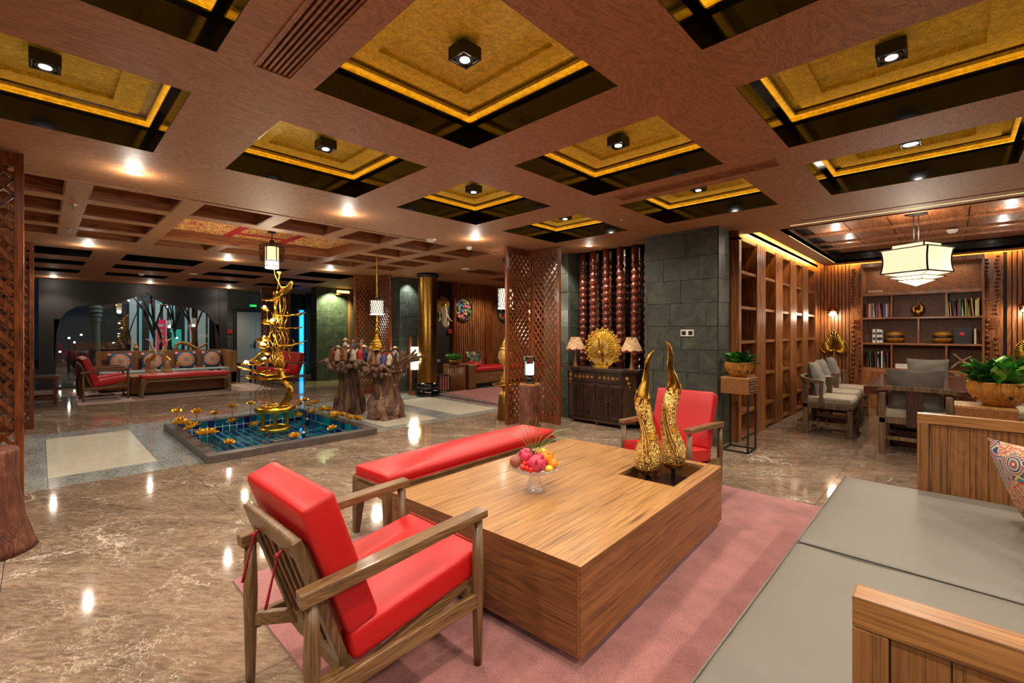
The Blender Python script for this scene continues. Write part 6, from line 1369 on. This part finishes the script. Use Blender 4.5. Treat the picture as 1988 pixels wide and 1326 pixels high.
def books(ya, yb_, z, hmin, hmax, pal, where, seed):
    R = random.Random(seed); y = yb_; i = 0; cn = {}
    while y > ya+.03:
        w = R.uniform(.014,.026); h = R.uniform(hmin,hmax); c = R.choice(pal); i += 1; cn[c] = cn.get(c, 0)+1
        t = thing('book', '%s spined book, %s %s one from the left %s' % (c, (ordn[cn[c]-1]), c, where), 'book', (10.58, y-w/2, z), 0, 'books '+where)
        MB().box(.008,-w/2+.002,.003,.148,w/2-.002,h-.003).build('pages', M['pagew'], t); MB().box(0,-w/2,0,.15,-w/2+.002,h).box(0,w/2-.002,0,.15,w/2,h).box(0,-w/2,0,.004,w/2,h).build('cover', bm[c], t)
        if R.random() < .35: t.rotation_euler = (-.07,0,0); y -= .012
        y -= w+.001
books(.765, 1.14, 1.668, .22, .27, ['red','white','teal','white','red','black','blue','orange','green'], 'in the upper left compartment', 3)
books(-.34, .05, 1.668, .22, .30, ['red','green','yellow','black','red','white','blue','maroon','yellow'], 'in the upper right compartment', 8)
books(.80, 1.14, .76, .24, .30, ['maroon','white','pink','white','maroon','green','black'], 'in the lower left compartment', 5)
for k, (y, h) in enumerate(((1.03,.25),(.97,.25),(.93,.24))):
    t = thing('book', 'grey and white patterned volume left of the wooden bowl, %s' % ['leftmost','middle','rightmost'][k], 'book', (10.6,y,1.207), 0, 'patterned volumes on the middle shelf'); MB().box(0,-.022,0,.15,.022,h).build('cover', bm['white'], t); MB().box(-.001,-.018,.05,.0,.018,.1).box(-.001,-.018,.15,.0,.018,.19).build('spine_print', M['navy'], t)
t = thing('book', 'black cover book with red flower facing out at right of the middle shelf', 'book', (10.6,-.12,1.207)); MB().box(0,-.11,0,.03,.10,.27).build('cover', bm['black'], t); MB().ball((-.004,0,.16),.04,10,(.1,1,.8)).build('flower_print', M['crimson'], t, True)
t = thing('book', 'thin cream book at the right end of the middle shelf', 'book', (10.6,-.27,1.207)); MB().box(0,-.012,0,.15,.012,.25).build('cover', bm['cream'], t)
t = thing('book', 'white books lying flat in the lower middle compartment, upper one', 'book', (10.6,.62,.805)); MB().box(0,-.11,0,.15,.11,.03).build('cover', bm['white'], t); t = thing('book', 'white books lying flat in the lower middle compartment, bottom one', 'book', (10.6,.61,.758)); MB().box(0,-.12,0,.15,.12,.045).build('cover', bm['white'], t)
for y, l in ((.74,'left'),(.12,'right')):
    t = thing('wooden_bowl', 'lidded round banded wooden bowl on the middle shelf, %s one' % l, 'bowl', (10.7,y,1.207), 0, 'lidded wooden bowls'); MB().lathe([(.06,0),(.11,.03),(.13,.07),(.13,.09)],24).build('lower_bowl', M['bowlw'], t, True); MB().lathe([(.128,.09),(.128,.135)],24).build('band', M['dark'], t, True); MB().lathe([(.13,.135),(.125,.16),(.09,.195),(.06,.205),(.001,.208)],24).build('lid', M['bowlw'], t, True)
t = thing('hand_sculpture', 'small bronze sculpture in the upper middle compartment', 'sculpture', (10.7,.43,1.668)); MB().ball((0,0,.08),.07,14,(.8,1,1.1)).tube(spl([(0,-.04,.08),(0,-.05,.17),(0,-.01,.25)],5), radl([.05,.035,.01],11), 10).tube(spl([(0,.05,.08),(0,.06,.16),(0,.01,.21),(0,-.02,.29)],5), radl([.04,.03,.02,.005],16), 10).build('body', M['brass'], t, True)
t = thing('driftwood', 'crossed pale driftwood sticks in the lower right compartment', 'driftwood', (10.68,-.13,.76)); MB().tube(spl([(0,.16,.02),(0,.05,.13),(0,-.10,.24)],5), radl([.012,.022,.012],11), 8).tube(spl([(-.04,-.17,.02),(-.04,-.03,.13),(-.04,.12,.28)],5), radl([.03,.022,.008],11), 8).build('sticks', M['driftwood'], t, True)
t = thing('pink_box', 'small pale pink box at the left of the top shelf', 'box', (10.62,1.02,2.125)); MB().box(0,-.1,0,.15,.1,.045).build('body', M['clothw'], t, bev=.003)
# gold leaf fans and pendant globes
def fan(label, y):
    t = thing('leaf_fan', label, 'ornament', (10.80, y, .0), 0, 'gold heart leaf stands'); MB().tube(spl([(0,0,.03),(0,0,.4),(-.01,.005,.7),(0,0,1.06)],4), .007, 6).build('stem', M['goldpaint'], t)
    MB().lathe([(.08,0),(.08,.02),(.02,.03)],14).build('foot', M['brass'], t); MB().tube([(0,.06,.02),(0,.06,.70)],.01,6).tube([(0,-.06,.02),(0,-.06,.68)],.01,6).build('side_post', M['goldpaint'], t)
    K_ = 34
    for k in range(K_):
        a = lerp(-2.45, 2.45, k/(K_-1)); s = abs(a)/2.45
        L_ = .20*(1+ .8*max(0, 1-abs(a)/.6)**1.6) + .02*math.sin(s*PI); 
        p1 = Vector((-.02, math.sin(a)*L_, 1.09+math.cos(a)*L_*(1.0 if abs(a) < 1.57 else .65))); 
        MB().tube([(0,0,1.06),(-.02,(p1.y)*.5,(1.06+p1.z)/2),p1], [.002,.005,.0075], 6, flat=.6).build('rib', M['goldpaint'], t, True)
    pts = []
    for k in range(60):
        a = lerp(-2.45, 2.45, k/59); L_ = .20*(1+.8*max(0,1-abs(a)/.6)**1.6)+.02*math.sin(abs(a)/2.45*PI); pts.append((-.02, math.sin(a)*L_, 1.09+math.cos(a)*L_*(1.0 if abs(a) < 1.57 else .65)))
    MB().tube(pts, .008, 6).build('rim', M['goldpaint'], t, True); b = MB(); b.add([(0,0,1.06)]+[(.0,p[1],p[2]) for p in pts], [(0,i+1,i+2) for i in range(59)]); b.build('leaf_blade', plain('bronze_blade', (74,48,14), .4, .8), t)
fan('gold ribbed heart shaped leaf on a stand left of the bookcase', 1.66); fan('gold ribbed heart shaped leaf on a stand at the right edge behind the plant', -.93)
def globe(label, y):
    t = thing('globe_pendant', label, 'pendant lamp', (10.72, y, 0), 0, 'glass globe pendants in the library'); MB().cyl(0,0,1.97,2.83,.004,8).build('cord', M['brass'], t); MB().lathe([(.105,1.80),(.11,1.82),(.06,1.86),(.03,1.90),(.012,1.97)],24,cap=False).build('shade_cap', M['brass'], t, True); MB().ball((0,0,1.78),.095,18,(1,1,.85)).build('glass_globe', M['pane'], t, True); MB().ball((0,0,1.77),.045,14).build('bulb', M['shadeb'], t, True)
    light('POINT', (10.66, y, 1.72), 7, (1,.84,.6), size=.05)
M['shadeb'] = emis('globe_bulb', (255,226,180), 14)
globe('small glass globe pendant left of the bookcase', 1.67); globe('small glass globe pendant at the right edge', -.85)
# dining table and chairs
t = thing('reading_table', 'dark reddish wooden table in the library', 'table', (0,0,0)); MB().box(7.0,-.2,.65,9.1,.78,.75).build('top', M['walnut'], t, bev=.006); MB().box(7.35,-.05,0,7.45,.65,.65).build('leg', M['walnut'], t, bev=.005); MB().box(8.65,-.05,0,8.75,.65,.65).build('leg', M['walnut'], t, bev=.005); MB().box(7.45,.25,.3,8.65,.35,.42).build('stretcher', M['walnut'], t)
t = thing('tray', 'dark wooden tray with papers on the library table', 'tray', (8.35,.35,.75)); b = MB(); 
for x in (-.16,.16): b.bar((x,-.22,.10),(x,.22,.10),.02,.02); 
b.bar((-.16,-.22,.10),(.16,-.22,.10),.02,.02).bar((-.16,.22,.10),(.16,.22,.10),.02,.02)
for x,y in ((-.16,-.2),(-.16,.2),(.16,-.2),(.16,.2)): b.box(x-.01,y-.01,0,x+.01,y+.01,.1)
b.build('rack', M['dark'], t); MB().box(-.14,-.18,.0,.14,.1,.03).build('papers', M['purplebox'], t)
def lib_chair(label):
    c = thing('side_chair', label, 'chair', (0,0,0), 0, 'grey oak library chairs'); G = M['oakg']
    for sx in (-.25,.25):
        for sy in (-.28,.28): MB().box(sx-.03,sy-.03,0,sx+.03,sy+.03,.38 if sx > 0 else .70).build('leg', G, c, bev=.004)
    MB().box(-.28,-.31,.36,.28,.31,.42).build('seat_frame', G, c, bev=.004)
    MB().box(-.25,-.26,.17,-.22,.26,.21).box(.22,-.26,.17,.25,.26,.21).box(-.25,-.27,.13,.25,-.25,.17).box(-.25,.25,.13,.25,.27,.17).build('stretcher', G, c)
    b = MB(); P = [(-.03,-.33,.72),(-.22,-.33,.74),(-.30,-.24,.765),(-.32,0,.77),(-.30,.24,.765),(-.22,.33,.74),(-.03,.33,.72)]
    P = spl(P, 3); b.sweep(P, [.05]*len(P), [.05]*len(P)); b.build('top_rail', G, c, bev=.003); MB().bar((-.29,0,.34),(-.32,0,.76),.14,.025,up=(1,0,0)).build('back_splat', M['dark'], c, bev=.003)
    for sy in (-.33,.33): MB().box(-.08,sy-.022,.40,-.04,sy+.022,.71).build('arm_post', G, c)
    MB().pad(.54,.58,.10,.03,.015,8,(0.0,0,.465)).build('seat_cushion', M['beigefab'], c, True)
    b = MB(); b.M = MT(-.17,0,.73) @ RY(-.20) @ RY(PI/2) @ RZ(0); b.pillow(.52,.50,.17,14,.010); b.build('back_pillow', M['greyfab'], c, True)
    return c
a = lib_chair('grey oak chair with its back to us at the near end of the library table'); a.location = (7.02,.30,0); 
dup(a, (7.70,1.22,0), -PI/2, 'grey oak chair on the shelf side of the library table, nearest to us'); dup(a, (8.50,1.28,0), -PI/2, 'grey oak chair on the shelf side of the library table, middle one'); dup(a, (9.30,1.28,0), -PI/2, 'grey oak chair on the shelf side of the library table, farthest from us')
dup(a, (9.45,.28,0), PI, 'grey oak chair facing us at the far end of the library table'); dup(a, (7.9,-.72,0), PI/2, 'grey oak chair on the window side of the library table, nearer one'); dup(a, (8.8,-.72,0), PI/2, 'grey oak chair on the window side of the library table, farther one')
# lantern chandelier
t = thing('paper_lantern', 'large square paper lantern with black ribs over the library table', 'chandelier', (7.45, .30, 0), -.45)
t.location = (7.50, .32, 0)
def shell(z0, z1, w0, wm, w1, name='paper_shade', n=8):
    b = MB(); vs = []
    for j in range(n+1):
        s = j/n; w = lerp(lerp(w0,wm,s), lerp(wm,w1,s), s); z = lerp(z0,z1,s); vs += [(-w,-w,z),(w,-w,z),(w,w,z),(-w,w,z)]
    b.add(vs, [(j*4+i, j*4+(i+1)%4, j*4+4+(i+1)%4, j*4+4+i) for j in range(n) for i in range(4)]); b.build(name, M['paper'], t)
    e = MB()
    for i in range(4): e.tube([vs[j*4+i] for j in range(n+1)], .0095, 6)
    for j in (0, n):
        q = vs[j*4:j*4+4]; 
        for i in range(4): e.tube([q[i], q[(i+1)%4]], .007, 6)
    return e
e = shell(2.13,2.42,.25,.215,.25); e.build('black_rib', M['blackm'], t, True)
for k, (z, w) in enumerate(((2.125,.245),(2.08,.20),(2.04,.14))):
    b = MB(); b.add([(-w,-w,z),(w,-w,z),(w,w,z),(-w,w,z),(0,0,z-.07)], [(1,0,4),(2,1,4),(3,2,4),(0,3,4)]); b.build('lower_petal', M['paper'], t); e = MB()
    for p in ((-w,-w,z),(w,-w,z),(w,w,z),(-w,w,z)): e.tube([p,(0,0,z-.07)], .005, 5)
    q = [(-w,-w,z),(w,-w,z),(w,w,z),(-w,w,z)]
    for i in range(4): e.tube([q[i], q[(i+1)%4]], .006, 5)
    e.build('black_rib', M['blackm'], t)
e = shell(2.42,2.48,.17,.17,.17,'upper_collar',1); e.build('black_rib', M['blackm'], t); MB().cyl(.05,0,2.48,2.87,.005,6).cyl(-.05,0,2.48,2.87,.005,6).build('cord', M['blackm'], t); MB().box(-.08,-.08,2.84,.08,.08,2.87).build('canopy', M['blackm'], t)
light('POINT', (7.5,.32,2.62), 8, (1,.9,.72), size=.1); light('POINT', (7.5,.32,1.85), 22, (1,.9,.72), size=.2)
